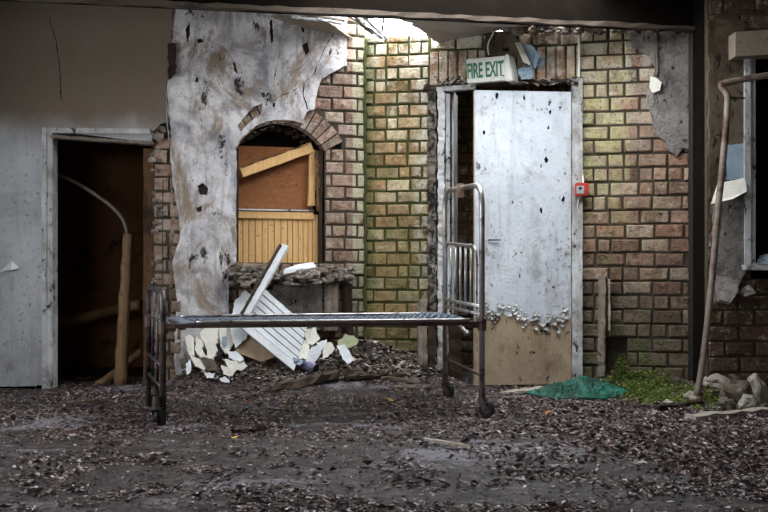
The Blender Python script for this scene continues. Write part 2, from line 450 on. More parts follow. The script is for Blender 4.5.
def wallpoly(bm, pl, outline_px, d0, d1, holes=(), amp=0, step=8, keep=(), mi=0):
    o = jag(outline_px, amp, step, R, keep) if amp else outline_px
    poly_slab(bm, o, d0, d1, holes, mi, lambda a, b, d: pl.p(a, b, d))

def plate(bm, pts, thick):
    """flat polygon in 3-D given a thickness along its normal"""
    pts = [Vector(p) for p in pts]
    n = Vector((0, 0, 0))
    for i in range(len(pts)):
        a, b = pts[i], pts[(i + 1) % len(pts)]
        n += a.cross(b)
    n.normalize()
    f = [bm.verts.new(p + n * thick / 2) for p in pts]; g = [bm.verts.new(p - n * thick / 2) for p in pts]
    bm.faces.new(f); bm.faces.new(g[::-1])
    for i in range(len(pts)):
        j = (i + 1) % len(pts); bm.faces.new((f[i], g[i], g[j], f[j]))

def one_brick(bm, pl, u0, u1, z0, z1, d, rr, back=-.06, mi=0):
    j = .006; c = rr.uniform(.005, .010)
    u0 += rr.uniform(0, j); u1 -= rr.uniform(0, j); z0 += rr.uniform(0, j * .8); z1 -= rr.uniform(0, j * .8)
    if u1 - u0 < .016 or z1 - z0 < .016: return
    t = [rr.uniform(-.004, .004) for _ in range(4)]
    w = [(rr.uniform(-.003, .003), rr.uniform(-.0025, .0025)) for _ in range(4)]
    ring = lambda e, dd, jj=False: [bm.verts.new(pl.pt(uu + w[i][0], zz + w[i][1], dd + (t[i] if jj else 0))) for i, (uu, zz) in enumerate(((u0 + e, z0 + e), (u1 - e, z0 + e), (u1 - e, z1 - e), (u0 + e, z1 - e)))]
    a = ring(c, d, True); b = ring(0, d - c); k = ring(0, back)
    f = bm.faces.new(a); f.material_index = mi
    for p, q in ((a, b), (b, k)):
        for i in range(4):
            f = bm.faces.new((q[i], q[(i + 1) % 4], p[(i + 1) % 4], p[i])); f.material_index = mi

def bricks(bm, pl, u0, u1, z0, z1, ch, bl, hole=None, rr=None, mi=0, mm=1, rec=.013, jd=.004, mt=.011, mback=-.07):
    rr = rr or R; n = int(math.ceil((z1 - z0) / ch))
    for i in range(n):
        a, b = z0 + i * ch, min(z0 + (i + 1) * ch, z1); zm = (a + b) / 2
        ivs = [(u0, u1)]
        for ha, hb in (hole(zm) if hole else ()):
            ivs = [q for (s, e) in ivs for q in ((s, min(e, ha)), (max(s, hb), e)) if q[1] - q[0] > .004]
        for s, e in ivs:
            pbox(bm, pl, s, e, a, b, mback, -rec, mm)
            k = math.floor((s - u0) / bl) - 1; off = (.5 if i % 2 else 0) * bl + rr.uniform(-.012, .012)
            x = u0 + k * bl + off
            while x < e:
                L = bl
                p, q = max(x, s), min(x + L, e)
                if rr.random() < .18 and q - p > bl * .9:
                    mid = (p + q) / 2 + rr.uniform(-.01, .01)
                    for c0, c1 in ((p, mid), (mid, q)):
                        one_brick(bm, pl, c0 + mt / 2, c1 - mt / 2, a + mt / 2, b - mt / 2, rr.uniform(-jd, jd), rr, mi=mi)
                elif q - p > .02:
                    one_brick(bm, pl, p + mt / 2, q - mt / 2, a + mt / 2, b - mt / 2, rr.uniform(-jd, jd), rr, mi=mi)
                x += L

def sst(a, b, x):
    t = min(1, max(0, (x - a) / (b - a))); return t * t * (3 - 2 * t)

# ------------------------------------------------------------------ ground height
def bumpg(x, y, cx, cy, rx, ry, h):
    q = ((x - cx) / rx) ** 2 + ((y - cy) / ry) ** 2
    return h * math.exp(-q * 1.4)
def mound(x, y):
    z = bumpg(x, y, -1.15, 7.25, .5, .34, .24) + bumpg(x, y, -.55, 7.36, .65, .50, .25) + bumpg(x, y, .1, 7.5, .5, .42, .22)
    z += bumpg(x, y, 1.85, 7.0, .5, .32, .11) + bumpg(x, y, 2.35, 6.55, .5, .3, .06)
    return z
def gh(x, y):
    z = mound(x, y)
    n = noise.fractal(Vector((x * 3.1, y * 3.1, 0)), 1.0, 2.0, 5) * .012 + noise.noise(Vector((x * .9, y * .9, 3))) * .012
    return z + n + (noise.fractal(Vector((x * 9, y * 9, 5)), 1.0, 2.0, 4) * .10 * min(z, .25) if z > .02 else 0)

def H(px, Y, lift=.02):   # point on the ground at a chosen distance
    x = (px - CX) * Y / F; return Vector((x, Y, gh(x, Y) + lift))
# ================================================================== SETTING
def grid_mesh(name, xs, ys, zf, mat):
    vs = [(x, y, zf(x, y)) for y in ys for x in xs]; nx = len(xs)
    fs = [(j * nx + i, j * nx + i + 1, (j + 1) * nx + i + 1, (j + 1) * nx + i) for j in range(len(ys) - 1) for i in range(nx - 1)]
    me = bpy.data.meshes.new(name); me.from_pydata(vs, [], fs)
    o = link(name, me, mat, None, True, recentre=False); return o
xs = [-3.3, -3.1] + [-2.95 + .035 * i for i in range(169)] + [3.1, 3.3]
ys = [-2.5, -1, .5, 2.0, 2.8] + [3.1 + .035 * i for i in range(135)] + [8.2, 9.0, 9.6]
fl = grid_mesh('floor', xs, ys, gh, 'floor'); fl['kind'] = 'structure'

# --- left wall: painted plaster with a doorway
bm = nb()
out = [(-90, -2), (174, -2), (169, 60), (166, 95), (169, 122), (160, 124), (152, 132), (151, 143), (44, 129), (44, 385), (-90, 390)]
wallpoly(bm, PL, out, -.13, 0.0, amp=.8, step=6, keep=(0, 7, 8, 10))
pbox(bm, PL, -3.4, PL.u(44), -.05, .3, -.14, -.04, 1)
# black lower strip where the plaster stops above the ground
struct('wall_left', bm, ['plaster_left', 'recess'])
bm = nb(); rr = random.Random(3)
bricks(bm, PLB, PLB.u(153), PLB.u(182), -.05, PLB.z(128), .098, .21, None, rr, jd=.012)
pbox(bm, PLB, PLB.u(155), PLB.u(170), -.05, 2.9, -.6, -.07, 1)
pbox(bm, PLB, PLB.u(158), PLB.u(172), PLB.z(126), 2.9, -.13, -.03, 1)
struct('wall_left_pier', bm, ['brick_jamb', 'mortar'])

# --- window wall (bricks, arch, plaster skin)
zsp, zsill = PW.z(149.5, 281), PW.z(268, 281); uw0, uw1 = PW.u(237), PW.u(325)
hc, hr = (uw1 - uw0) / 2, PW.z(122.5, 281) - zsp
Ri = (hc * hc + hr * hr) / (2 * hr); Ro = Ri + .165; acx, acy = (uw0 + uw1) / 2, PW.z(122.5, 281) - Ri
def hole_w(z):
    if z < zsill: return []
    if z < zsp: return [(uw0, uw1)]
    q = Ro * Ro - (z - acy) ** 2
    if q <= 0: return []
    q = min(math.sqrt(q), (z - acy) * hc / (zsp - acy))
    return [(acx - q, acx + q)]
bm = nb(); rr = random.Random(5)
bricks(bm, PW, PW.u(169), PW.u(366), -.05, 2.85, .0955, .2, hole_w, rr)
a0 = math.acos(hc / Ri); a1 = math.pi - a0
nb_ = 15
for i in range(nb_):
    t0, t1 = a0 + (a1 - a0) * i / nb_ + .012, a0 + (a1 - a0) * (i + 1) / nb_ - .012
    d = rr.uniform(-.004, .004)
    q = lambda t, r, dd: PW.pt(acx + r * math.cos(t), acy + r * math.sin(t), dd)
    hexa(bm, [q(t0, Ri, d), q(t0, Ro - .01, d), q(t0, Ro - .01, -.12), q(t0, Ri, -.12)], [q(t1, Ri, d), q(t1, Ro - .01, d), q(t1, Ro - .01, -.12), q(t1, Ri, -.12)], 0)
    t0 -= .014; t1 += .014
    hexa(bm, [q(t0, Ri + .006, -.012), q(t0, Ro + .03, -.012), q(t0, Ro + .03, -.07), q(t0, Ri + .006, -.07)], [q(t1, Ri + .006, -.012), q(t1, Ro + .03, -.012), q(t1, Ro + .03, -.07), q(t1, Ri + .006, -.07)], 1)
# reveals of the opening
pbox(bm, PW, uw0 - .06, uw0, zsill, zsp, -.2, -.02, 1); pbox(bm, PW, uw1, uw1 + .06, zsill, zsp, -.2, -.02, 1)
pbox(bm, PW, uw1 + .03, PW.u(366), -.05, 2.85, -.2, -.075, 1); pbox(bm, PW, PW.u(170), uw0 - .03, -.05, 2.85, -.2, -.075, 1); pbox(bm, PW, uw0 - .05, uw1 + .05, acy + Ri + .03, 2.85, -.2, -.075, 1)
struct('wall_back_left', bm, ['brick_jamb', 'mortar'])
bm = nb()
arcpx = [(281 + 52 * math.cos(t), 172 - 52 * math.sin(t)) for t in [a0 + .52 + (a1 - a0 - .52) * k / 12 for k in range(13)]]
out = [(166, -2), (347, -2), (346, 66), (334, 72), (321, 79), (316, 96), (314, 110), (306, 112), (302, 121)] + arcpx[1:] + [(236, 152), (236, 262), (228, 268), (228, 300), (232, 345), (232, 400), (176, 400), (174, 345), (177, 300), (172, 262), (180, 238), (178, 212), (172, 180), (170, 150), (171, 128), (167, 110), (167, 60)]
hol = [jag(h, .35, 1.6) for h in ([(197, 186), (203, 183), (208, 189), (207, 195), (200, 195)], [(252, 108), (262, 104), (261, 114), (250, 122), (240, 132), (237, 126), (245, 116)],
       [(301, 46), (307, 42), (309, 51), (305, 57)], [(269, 22), (272, 20), (273, 42), (270, 44)], [(185, 30), (190, 22), (190, 34), (187, 46)],
       [(232, 61), (235, 64), (238, 75), (234, 72)], [(196, 208), (202, 206), (201, 212), (197, 212)], [(272, 104), (275, 103), (275, 107), (272, 108)], [(196, 40), (202, 39), (204, 43), (198, 44)], [(195, 78), (198, 78), (198, 83), (195, 83)], [(300, 24), (304, 24), (304, 34), (301, 32)])]
wallpoly(bm, PW, out, -.02, .028, holes=hol, amp=.7, step=6)
struct('wall_back_left_plaster', bm, 'plaster_window')
bm = nb()
for h in hol[:1] + hol[2:]: poly_slab(bm, h, -.01, .008, (), 0, lambda a, b, d: PW.p(a, b, d))
struct('wall_back_left_scars', bm, 'scar')
# a long crack running down the plaster, as a shallow open fissure
def crack(pl, pts, d, w, name):
    bm = nb(); p = jag(pts + [(x + w, y) for x, y in reversed(pts)], .45, 4)
    poly_slab(bm, p, d - .004, d + .0015, (), 0, lambda a, b, dd: pl.p(a, b, dd)); return struct(name, bm, 'recess')
crack(PW, [(333, 33), (324, 48), (315, 68), (313, 75), (303, 83), (291, 93), (280, 96), (272, 102)], .028, .8, 'wall_back_left_crack')
crack(PW, [(303, 84), (302, 96), (307, 110)], .028, .7, 'wall_back_left_crack_fork')
crack(PL, [(49, 18), (56, 42), (59, 66), (61, 100)], 0, .7, 'wall_left_crack')

# --- brick wall with the fire door (oblique)
rr = random.Random(9)
uA, uD0, uD1, uB = 0.0, PO.u(429), PO.u(580), PO.u(690)
bm = nb()
bricks(bm, PO, -.02, uD0, -.05, 2.62, .0935, .178, None, rr, 0, 2, jd=.006)
zl0, zl1 = 2.235, 2.50
bricks(bm, PO, uD0, PO.u(505), zl1, 2.62, .1, .2, None, rr, 0, 2); bricks(bm, PO, PO.u(505), uD1, zl1, 2.85, .1, .2, None, rr, 1, 3)
x = uD0
while x < uD1 - .02:      # soldier course over the door
    one_brick(bm, PO, x + .005, min(x + .071, uD1), zl0, zl1 - .01, rr.uniform(-.006, .006), rr, mi=1); x += .072
pbox(bm, PO, uD0, uD1, zl0 - .01, zl1, -.09, -.012, 2)
uh0, uh1, zh0, zh1 = PO.u(606), PO.u(627), PO.z(372, 615), PO.z(334, 615)
bricks(bm, PO, uD1, uB, -.05, 2.85, .1025, .208, lambda z: [(uh0, uh1)] if zh0 - .1 < z < zh1 else [], rr, 1, 3, jd=.007)
pbox(bm, PO, uD1, uB, -.05, 2.85, -.3, -.075, 3); pbox(bm, PO, -.02, uD0, -.05, 2.62, -.3, -.06, 2)
struct('wall_back', bm, ['brick_alcove', 'brick_pier', 'mortar_moss', 'mortar'])
bm = nb()
wallpoly(bm, PO, [(625, 26), (690, 26), (690, 150), (684, 148), (676, 157), (669, 152), (664, 141), (655, 132), (650, 112), (646, 96), (653, 84), (655, 70), (648, 56), (632, 46)], -.01, .022, amp=1.4, step=4)
struct('wall_back_render', bm, 'cement')
bm = nb()   # pale moss covered mortar fillet down the inner corner
tube(bm, [PO.p(365.5, y, .008) + Vector((R.uniform(-.006, .006), 0, 0)) for y in range(40, 345, 6)], [R.uniform(.008, .017) for _ in range(40, 345, 6)], 7)
struct('trim_1', bm, 'mortar_moss')

# --- recess, its shade painted in as black, and right wall
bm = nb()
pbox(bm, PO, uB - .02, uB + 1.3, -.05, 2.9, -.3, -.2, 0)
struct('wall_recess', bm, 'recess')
bm = nb(); rr = random.Random(21)
uR0, uR1 = PR.u(708), 3.3
wz0, wz1, wu0 = PR.z(272), PR.z(40), PR.u(752)
bricks(bm, PR, uR0, uR1, -.05, 2.8, .105, .21, lambda z: [(wu0, 3.31)] if wz0 < z < wz1 else [], rr)
pbox(bm, PR, uR0 + .012, wu0, -.05, 2.8, -.1, -.06, 1); pbox(bm, PR, uR0, wu0, -.05, 2.8, -.4, -.09, 2)  # end face blackened to carry the shade of the gap
struct('wall_right', bm, ['brick_right', 'mortar', 'recess'])
bm = nb()
wallpoly(bm, PR, [(708, 20), (744, 20), (744, 146), (728, 150), (726, 180), (714, 200), (709, 180)], -.02, .012, amp=1.2, step=6)
struct('wall_right_yellowed_plaster', bm, 'wallpaper')
bm = nb()
wallpoly(bm, PR, [(713, 206), (722, 196), (746, 186), (746, 268), (738, 286), (730, 292), (722, 303), (714, 300), (711, 270)], -.02, .02, amp=1.0, step=5)
struct('wall_right_render', bm, 'cement')
bm = nb()
wallpoly(bm, PR, [(727, 145), (744, 143), (744, 178), (726, 180)], -.02, .016, amp=.8, step=5)
struct('wall_right_blue_paint', bm, 'bluepaint')

# --- ceiling: slab with a collapsed area over the back of the room
def cslab(bm, pts, z0, z1, amp=.04, step=.12):
    o = jag(pts, amp, step, R) if amp else pts
    poly_slab(bm, o, z1, z0, (), 0, lambda a, b, d: Vector((a, b, d)))
CZ = 2.78
HX0, HX1, HY0, HY1 = -.40, 1.55, 5.25, 7.9  # opening stretched forward, out of view, to let in more sky light
bm = nb()
cslab(bm, [(-3.3, -2.5), (3.3, -2.5), (3.3, HY0), (-3.3, HY0)], CZ, CZ + .12, 0)
cslab(bm, [(-3.3, HY0), (HX0, HY0), (HX0 - .05, 6.2), (HX0 + .02, 7.0), (HX0 - .02, 7.75), (-3.3, 7.75)], CZ, CZ + .12, .025, .15)
cslab(bm, [(HX1, HY0), (3.3, HY0), (3.3, 8.3), (HX1 + .1, 8.3), (HX1 - .1, 7.1), (HX1 + .05, 6.2)], CZ - .02, CZ + .12, .03, .15)
struct('ceiling', bm, 'ceil_old')
bm = nb()    # dropped edge of the ceiling along the left wall top
bar(bm, P(-60, 0, 6.98), P(345, 26, 7.5), .07, .05, cuts=30, wob=.006)
struct('trim_2', bm, 'ceil_old')
# --- beam across the room
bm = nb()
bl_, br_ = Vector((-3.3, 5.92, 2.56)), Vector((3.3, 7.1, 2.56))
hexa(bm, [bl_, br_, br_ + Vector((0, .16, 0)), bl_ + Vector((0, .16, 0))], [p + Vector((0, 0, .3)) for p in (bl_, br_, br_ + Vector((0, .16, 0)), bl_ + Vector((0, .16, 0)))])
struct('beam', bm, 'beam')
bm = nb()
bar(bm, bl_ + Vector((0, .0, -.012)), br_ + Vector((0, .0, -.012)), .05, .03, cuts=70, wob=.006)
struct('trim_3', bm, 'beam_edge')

# --- shell behind and beside the camera, with openings added out of view for sky fill
bm = nb()
def wall_x(bm, x0, x1, ya, yb, op):   # op: (y0,y1,z0,z1)
    y0, y1, z0, z1 = op
    box(bm, x0, x1, ya, y0, -.1, 2.9); box(bm, x0, x1, y1, yb, -.1, 2.9); box(bm, x0, x1, y0, y1, -.1, z0); box(bm, x0, x1, y0, y1, z1, 2.9)
OPL = (3.0, 5.4, .85, 1.9)
wall_x(bm, -3.5, -3.3, -2.7, 9.8, OPL)
struct('wall_left_side', bm, 'rear')
bm = nb(); box(bm, 3.3, 3.5, -2.7, 9.8, -.1, 2.9); struct('wall_right_side', bm, 'rear')
bm = nb(); OPR = (-2.4, -.8, 1.1, 1.95)
x0, x1, z0, z1 = OPR
box(bm, -3.5, x0, -2.7, -2.5, -.1, 2.9); box(bm, x1, 3.5, -2.7, -2.5, -.1, 2.9); box(bm, x0, x1, -2.7, -2.5, -.1, z0); box(bm, x0, x1, -2.7, -2.5, z1, 2.9)
struct('wall_rear', bm, 'rear')
# rooms beyond the two doorways
bm = nb()
box(bm, -3.4, -1.5, 8.6, 8.7, -.1, 2.9); box(bm, -1.6, -1.52, 7.15, 8.7, -.1, 2.9); box(bm, -3.4, -1.5, 7.14, 8.7, 2.45, 2.55)
box(bm, -2.95, -2.87, 7.13, 9.0, -.1, 2.9)
struct('wall_store_room', bm, 'dark_room')
PB = Plane(0, 8.35)
bm = nb(); bricks(bm, PB, .2, 1.9, -.05, 2.5, .1, .21, None, random.Random(4))
box(bm, .2, 1.95, 7.6, 8.6, 2.45, 2.6, 1); box(bm, 1.9, 2.0, 7.6, 8.6, -.1, 2.6, 1); box(bm, .12, .2, 7.85, 8.6, -.1, 2.6, 1)
struct('wall_passage', bm, ['brick_dark', 'mortar'])
bm = nb(); box(bm, wu0 - .05, 3.3, 7.0, 7.06, .6, 2.7); struct('sky_block_right', bm, 'recess')  # black sheet added unseen behind the window to keep sky light out

# ================================================================== DOORS, FRAMES, WINDOWS
# left doorway frame
bm = nb()
pxbox(bm, PL, 43, 47.5, 128, 396, -.05, .025); pxbox(bm, PL, 47.2, 53, 131, 398, -.1, .012)
hexa(bm, [PL.p(43, 133, .02), PL.p(152, 134, .02), PL.p(152, 134, -.08), PL.p(43, 133, -.08)], [PL.p(43, 128, .02), PL.p(150, 129, .02), PL.p(150, 129, -.08), PL.p(43, 128, -.08)])
tr = struct('trim_4', bm, 'frame_paint')
bm = nb()
bar(bm, PL.p(51, 136.5, -.03), PL.p(154, 143.5, -.03), .1, .022, cuts=14, wob=.003)
tag(obj('door_head_board', bm, 'grey_wood'), 'loose grey board sagging under the head of the dark left doorway', 'board')
bm = nb()
bar(bm, PL.p(146, 146, -.16), PL.p(145.5, 392, -.16), .06, .1, cuts=12, wob=.004)
bar(bm, PL.p(152.5, 148, -.10), PL.p(152, 392, -.10), .028, .06, cuts=16, wob=.006)
struct('trim_5', bm, 'jamb_wood')
bm = nb(); bar(bm, PL.p(133, 146, -.5), PL.p(132, 385, -.5), .035, .05, cuts=8, wob=.002); struct('trim_6', bm, 'dark_room')
bm = nb(); bar(bm, PL.p(-80, 397, -.01), PL.p(47, 393, -.01), .03, .05, cuts=20, wob=.005); struct('baseboard_left', bm, 'soot_wood')
# ragged hole debris above the broken jamb
def rock(name, c, r, mat, label=None, cat='stone', group=None, seed=0, sub=3, amp=.45, parent=None, rot=0):
    bm = nb(); bmesh.ops.create_icosphere(bm, subdivisions=sub, radius=1)
    for v in bm.verts:
        n = v.co.normalized(); k = 1 + amp * noise.noise(n * 1.3 + Vector((seed * 3.7, 0, 0))) + amp * .35 * noise.noise(n * 3.2 + Vector((seed, 5, 0))) + .07 * noise.noise(n * 9 + Vector((seed, 1, 3)))
        q = max(-.75, min(.75, n.z)) / .75 if False else n.z
        p = Vector((n.x * r[0], n.y * r[1], q * r[2])) * k
        v.co = Matrix.Rotation(rot, 3, 'Y') @ p + Vector(c)
    o = obj(name, bm, mat, parent, False)
    if label: tag(o, label, cat, group)
    return o
rr = random.Random(31); bm = nb()
for i in range(46):      # broken brick and mortar ends along the torn jamb
    y = rr.uniform(124, 372); x = 155.5 + rr.uniform(-4, 4) + (4 if y < 138 else 0)
    c = PL.p(x, y, rr.uniform(-.06, .02)); s = rr.uniform(.015, .04)
    r_ = bmesh.ops.create_icosphere(bm, subdivisions=1, radius=s)
    for v in r_['verts']: v.co = Vector((v.co.x * rr.uniform(.6, 1.4), v.co.y, v.co.z * rr.uniform(.5, 1.2))) + c
struct('trim_7', bm, 'crust')
bm = nb(); tube(bm, [PL.p(166.5, 92, .003), PL.p(167, 110, .003), PL.p(167, 122, .003), PL.p(169.5, 140, .01)], .0035, 6)
tag(obj('loose_cable', bm, 'grey_plastic'), 'short pale cable end hanging over the broken top corner of the left doorway', 'cable')
bm = nb(); tube(bm, [PL.p(164, 180, .03), PL.p(163.5, 230, .03), PL.p(164, 300, .03), PL.p(164.5, 350, .03)], .004, 6)
tag(obj('wire', bm, 'pipe_dark'), 'thin black wire running down the bare bricks beside the left doorway', 'wire')
# stained black holes by the wall edge
rr = random.Random(8); bm = nb()
wallpoly(bm, PL, [(168, 44), (175, 43), (176, 74), (169, 80)], .0, .009, amp=1.2, step=4); struct('wall_left_soot_scar', bm, 'scar')

# arched window: frame, plywood, boarded lower half
wn = thing('window_1', None, None, PW.p(281, 268, -.1), kind='structure')
bm = nb()
pxbox(bm, PW, 236, 239, 148, 268, -.12, -.02)
bar(bm, PW.p(322.5, 150, -.06), PW.p(322.5, 268, -.06), .03, .06, cuts=12, wob=.003)
obj('window_frame', bm, 'soot_wood', wn)
bm = nb(); pbox(bm, PW, uw0 - .02, uw1 + .02, zsill - .03, acy + Ri + .02, -.26, -.22); obj('backing_board', bm, 'recess', wn)
bm = nb(); pxbox(bm, PW, 238, 317, 143, 214, -.17, -.15)
tag(obj('plywood_sheet', bm, 'ply'), 'brown plywood sheet filling the upper half of the arched window', 'plywood')
sh = thing('boarded_panel', 'yellow pine panel of upright boards in the lower half of the arched window', 'panel', PW.p(281, 270, -.12))
bm = nb()
xs_ = [238, 245, 251, 257.5, 264.5, 270.5, 277, 283.5, 290, 295.5, 301, 306, 311, 315.5]
for i in range(len(xs_) - 1): pxbox(bm, PW, xs_[i] + .35, xs_[i + 1] - .35, 218, 270, -.13, -.105 + R.uniform(-.002, .002))
obj('boards', bm, 'yellow_wood', sh)
bm = nb(); pxbox(bm, PW, 237.5, 316, 210.5, 218.5, -.13, -.085); obj('top_rail', bm, 'yellow_wood', sh)
bm = nb(); pxbox(bm, PW, 237.5, 316.5, 208, 210.8, -.14, -.075); tag(obj('painted_edge', bm, 'frame_paint', sh), 'flaking white painted edge')
bm = nb(); pxbox(bm, PW, 315.5, 320.5, 214, 270, -.13, -.09); obj('side_stile', bm, 'yellow_wood', sh)
bm = nb(); bar(bm, PW.p(242, 172, -.06), PW.p(314, 146, -.09), .05, .075, cuts=10, wob=.002)
o = tag(obj('loose_rail', bm, 'yellow_wood'), 'pine rail hanging diagonally across the top of the arched window', 'timber')
bm = nb(); bar(bm, PW.p(242, 166.8, -.055), PW.p(313, 141.5, -.085), .052, .006, cuts=14, wob=.003); obj('dark_edge', bm, 'soot_wood', o)
bm = nb(); bar(bm, PW.p(315.5, 149, -.10), PW.p(314, 205, -.10), .04, .05, cuts=6, wob=.003)
tag(obj('upright_rail', bm, 'yellow_wood'), 'short upright pine rail at the right edge of the arched window', 'timber')
bm = nb(); bar(bm, PW.p(319, 150, -.05), PW.p(319.5, 211, -.05), .03, .03, cuts=14, wob=.008)
tag(obj('splintered_rail', bm, 'jamb_wood'), 'splintered dark rail hanging beside the upright pine rail in the arched window', 'timber')
bm = nb()
for k in range(9): bar(bm, PW.p(240 + k * 8, 146 - 18 * math.sin((k + .6) / 9.4 * 3.1), -.1), PW.p(256 + k * 7.4, 141 - 16 * math.sin((k + 1.6) / 10 * 3.1), -.13), .03, .02, cuts=4, wob=.008)
tag(obj('broken_arch_frame', bm, 'soot_wood'), 'blackened broken frame pieces under the brick arch of the window', 'window frame')

# fire door frame
rr = random.Random(77)
bm = nb()
bar(bm, PO.p(432.5, 92, .0), PO.p(433, 384, .0), .07, .06, cuts=70, wob=.010, rr=rr)
struct('trim_8', bm, 'rotten_paint')
bm = nb()
bar(bm, PO.p(441.5, 92, .02), PO.p(441.5, 384, .02), .05, .05, cuts=70, wob=.007, rr=rr)
bar(bm, PO.p(447.5, 94, -.01), PO.p(447.5, 384, -.01), .03, .05, cuts=24, wob=.002, rr=rr)
pbox(bm, PO, PO.u(451), PO.u(453), -.02, 2.2, -.3, -.05)
bar(bm, PO.p(437, 90.5, .02), PO.p(476, 87.5, .02), .05, .035, cuts=10, wob=.003, rr=rr)
bar(bm, PO.p(575.5, 78, .02), PO.p(575.5, 384, .02), .055, .05, cuts=40, wob=.003, rr=rr)
bar(bm, PO.p(580, 80, .035), PO.p(580, 384, .035), .03, .035, cuts=40, wob=.002, rr=rr)
struct('trim_9', bm, 'frame_paint')
bm = nb(); bar(bm, PO.p(424, 88, .0), PO.p(578, 80.5, .0), .05, .03, cuts=30, wob=.008, rr=rr); struct('trim_10', bm, 'soot_wood')
bm = nb()
for k in range(40):      # shreds and cobwebbed dirt lying along the top of the frame
    x = rr.choice((rr.uniform(440, 480), rr.uniform(520, 578))); b = PO.p(x, 84 + rr.uniform(-3, 2), rr.uniform(.01, .06)); e = b + Vector((rr.uniform(-.07, .07), rr.uniform(-.03, .03), rr.uniform(-.02, .05)))
    bar(bm, b, e, rr.uniform(.008, .03), .004, cuts=1, wob=.008, rr=rr)
tag(obj('debris_shreds', bm, 'crumbs'), 'grey paper and plaster shreds lying along the top of the fire door frame', 'debris', kind='stuff')

# the fire door leaf
hinge = PO.p(571, 270, .03); free = P(474.5, 270, 7.06)
PD = Plane(free.x, free.y, hinge.x - free.x, hinge.y - free.y); DW = math.hypot(hinge.x - free.x, hinge.y - free.y)
dr = thing('door_1', None, None, PD.pt(DW / 2, 0.02, 0), kind='structure')
bm = nb(); pbox(bm, PD, 0, DW, .02, 2.145, -.045, 0); obj('door_core', bm, 'tan', dr)
uzb = lambda u: .50 + .035 * math.sin(u * 9) + .05 * noise.noise(Vector((u * 12, 0, 0))) + .02 * noise.noise(Vector((u * 40, 1, 0)))
bot = [(DW * k / 60, uzb(DW * k / 60)) for k in range(61)]
bm = nb(); poly_slab(bm, bot + [(DW, 2.145), (0, 2.145)], -.001, .0035, [], 0, lambda a, b, d: PD.pt(a, b, d))
tag(obj('paint_skin', bm, 'door_paint', dr), 'flaking white paint')
bm = nb(); rr = random.Random(12)
def flake(bm, c, s, nrm, rr, thick=.002):
    a = rr.uniform(0, 6.28); U = Vector((PD.U[0], PD.U[1], 0)); Z = Vector((0, 0, 1))
    k = rr.randint(5, 6); pts = []
    for i in range(k):
        t = a + 6.283 * i / k; q = rr.uniform(.6, 1.1) * s
        pts.append(c + U * math.cos(t) * q + Z * math.sin(t) * q * .9 + nrm * (rr.uniform(0, .5) * s + (.5 * s if math.sin(t) < 0 else 0)))
    cc = bm.verts.new(c + nrm * .002); vs = [bm.verts.new(p) for p in pts]
    for i in range(k): bm.faces.new((cc, vs[i], vs[(i + 1) % k]))
nD = Vector((PD.n[0], PD.n[1], 0))
for i in range(90):
    u = rr.uniform(0.02, DW - .02); z = uzb(u) + rr.gauss(.02, .035); flake(bm, PD.pt(u, z, .004), rr.uniform(.008, .026), nD, rr)
for i in range(230):
    u = rr.choice((abs(rr.gauss(.06, .05)) + .01, DW - .01 - abs(rr.gauss(0, .07)), DW - .01 - abs(rr.gauss(0, .1)), rr.uniform(.02, DW - .02))); z = rr.choice((rr.uniform(.55, 1.2), rr.uniform(.55, 2.1))); flake(bm, PD.pt(u, z, .004), rr.uniform(.003, .011), nD, rr)
for i in range(26):
    u = rr.uniform(.02, DW); z = rr.uniform(2.0, 2.13); flake(bm, PD.pt(u, z, .004), rr.uniform(.005, .014), nD, rr)
o = obj('paint_flakes', bm, 'frame_paint', dr)
bm = nb(); tube(bm, [PD.p(489, 240, .02), PD.p(500, 240, .02)], .005, 6); tube(bm, [PD.p(489, 240, 0), PD.p(489, 240, .022)], .007, 6); obj('door_latch', bm, 'steel_dark', dr)
bm = nb()   # black scars where the paint has come off to the metal
for (x, y, s) in ((546, 160, 3.2), (541, 166, 1.8), (563, 200, 3.2), (541, 211, 2.6), (484, 133, 2.4), (497, 96, 3), (560, 108, 2.5), (550, 112, 2), (524, 98, 2), (548, 128, 2)):
    k = [(x + s * R.uniform(.4, 1.1) * math.cos(t * .7) * .7, y + s * R.uniform(.6, 1.5) * math.sin(t * .7)) for t in range(9)]
    poly_slab(bm, k, .002, .0045, (), 0, lambda a, b, d: PD.p(a, b, d))
obj('bare_scars', bm, 'recess', dr)

# rotten stubs at the foot of the left jamb
for i, (x, y0, y1, w, lab) in enumerate(((423, 300, 383, .07, 'rotten grey timber stub leaning on the mossy bricks by the fire door frame'), (432, 310, 385, .05, 'dark rotten timber stub at the foot of the fire door frame, behind the bed head'),
                               (455, 322, 384, .09, 'short blackened board standing in the fire door gap behind the bed head'))):
    bm = nb(); bar(bm, PO.p(x + 2, y1, .12 - i * .02), PO.p(x, y0, .04), w, .05, cuts=10, wob=.008)
    tag(obj('timber_stub', bm, ('grey_wood', 'soot_wood', 'soot_wood')[i]), lab, 'timber')

# right window
wn2 = thing('window_2', None, None, PR.p(770, 268, 0), kind='structure')
bm = nb(); pxbox(bm, PR, 743, 749, 55, 268, -.08, .03); pxbox(bm, PR, 749.5, 755, 55, 268, -.14, .01); obj('window_frame', bm, 'frame_paint', wn2)
bm = nb(); bar(bm, PR.p(741, 267.5, .04), PR.p(830, 267.5, .04), .1, .035, cuts=24, wob=.005); obj('window_sill', bm, 'frame_paint', wn2)
bm = nb(); pxbox(bm, PR, 755, 850, 40, 266, -.16, -.13); obj('dark_board', bm, 'recess', wn2)
bm = nb(); hexa(bm, [PR.p(728, 61, .14), PR.p(830, 55, .14), PR.p(830, 55, 0), PR.p(728, 61, 0)], [PR.p(728, 37, .14), PR.p(830, 30, .14), PR.p(830, 30, 0), PR.p(728, 37, 0)])
tag(obj('pelmet_box', bm, 'ceil_old'), 'grey wooden pelmet box above the dark right hand window', 'pelmet')
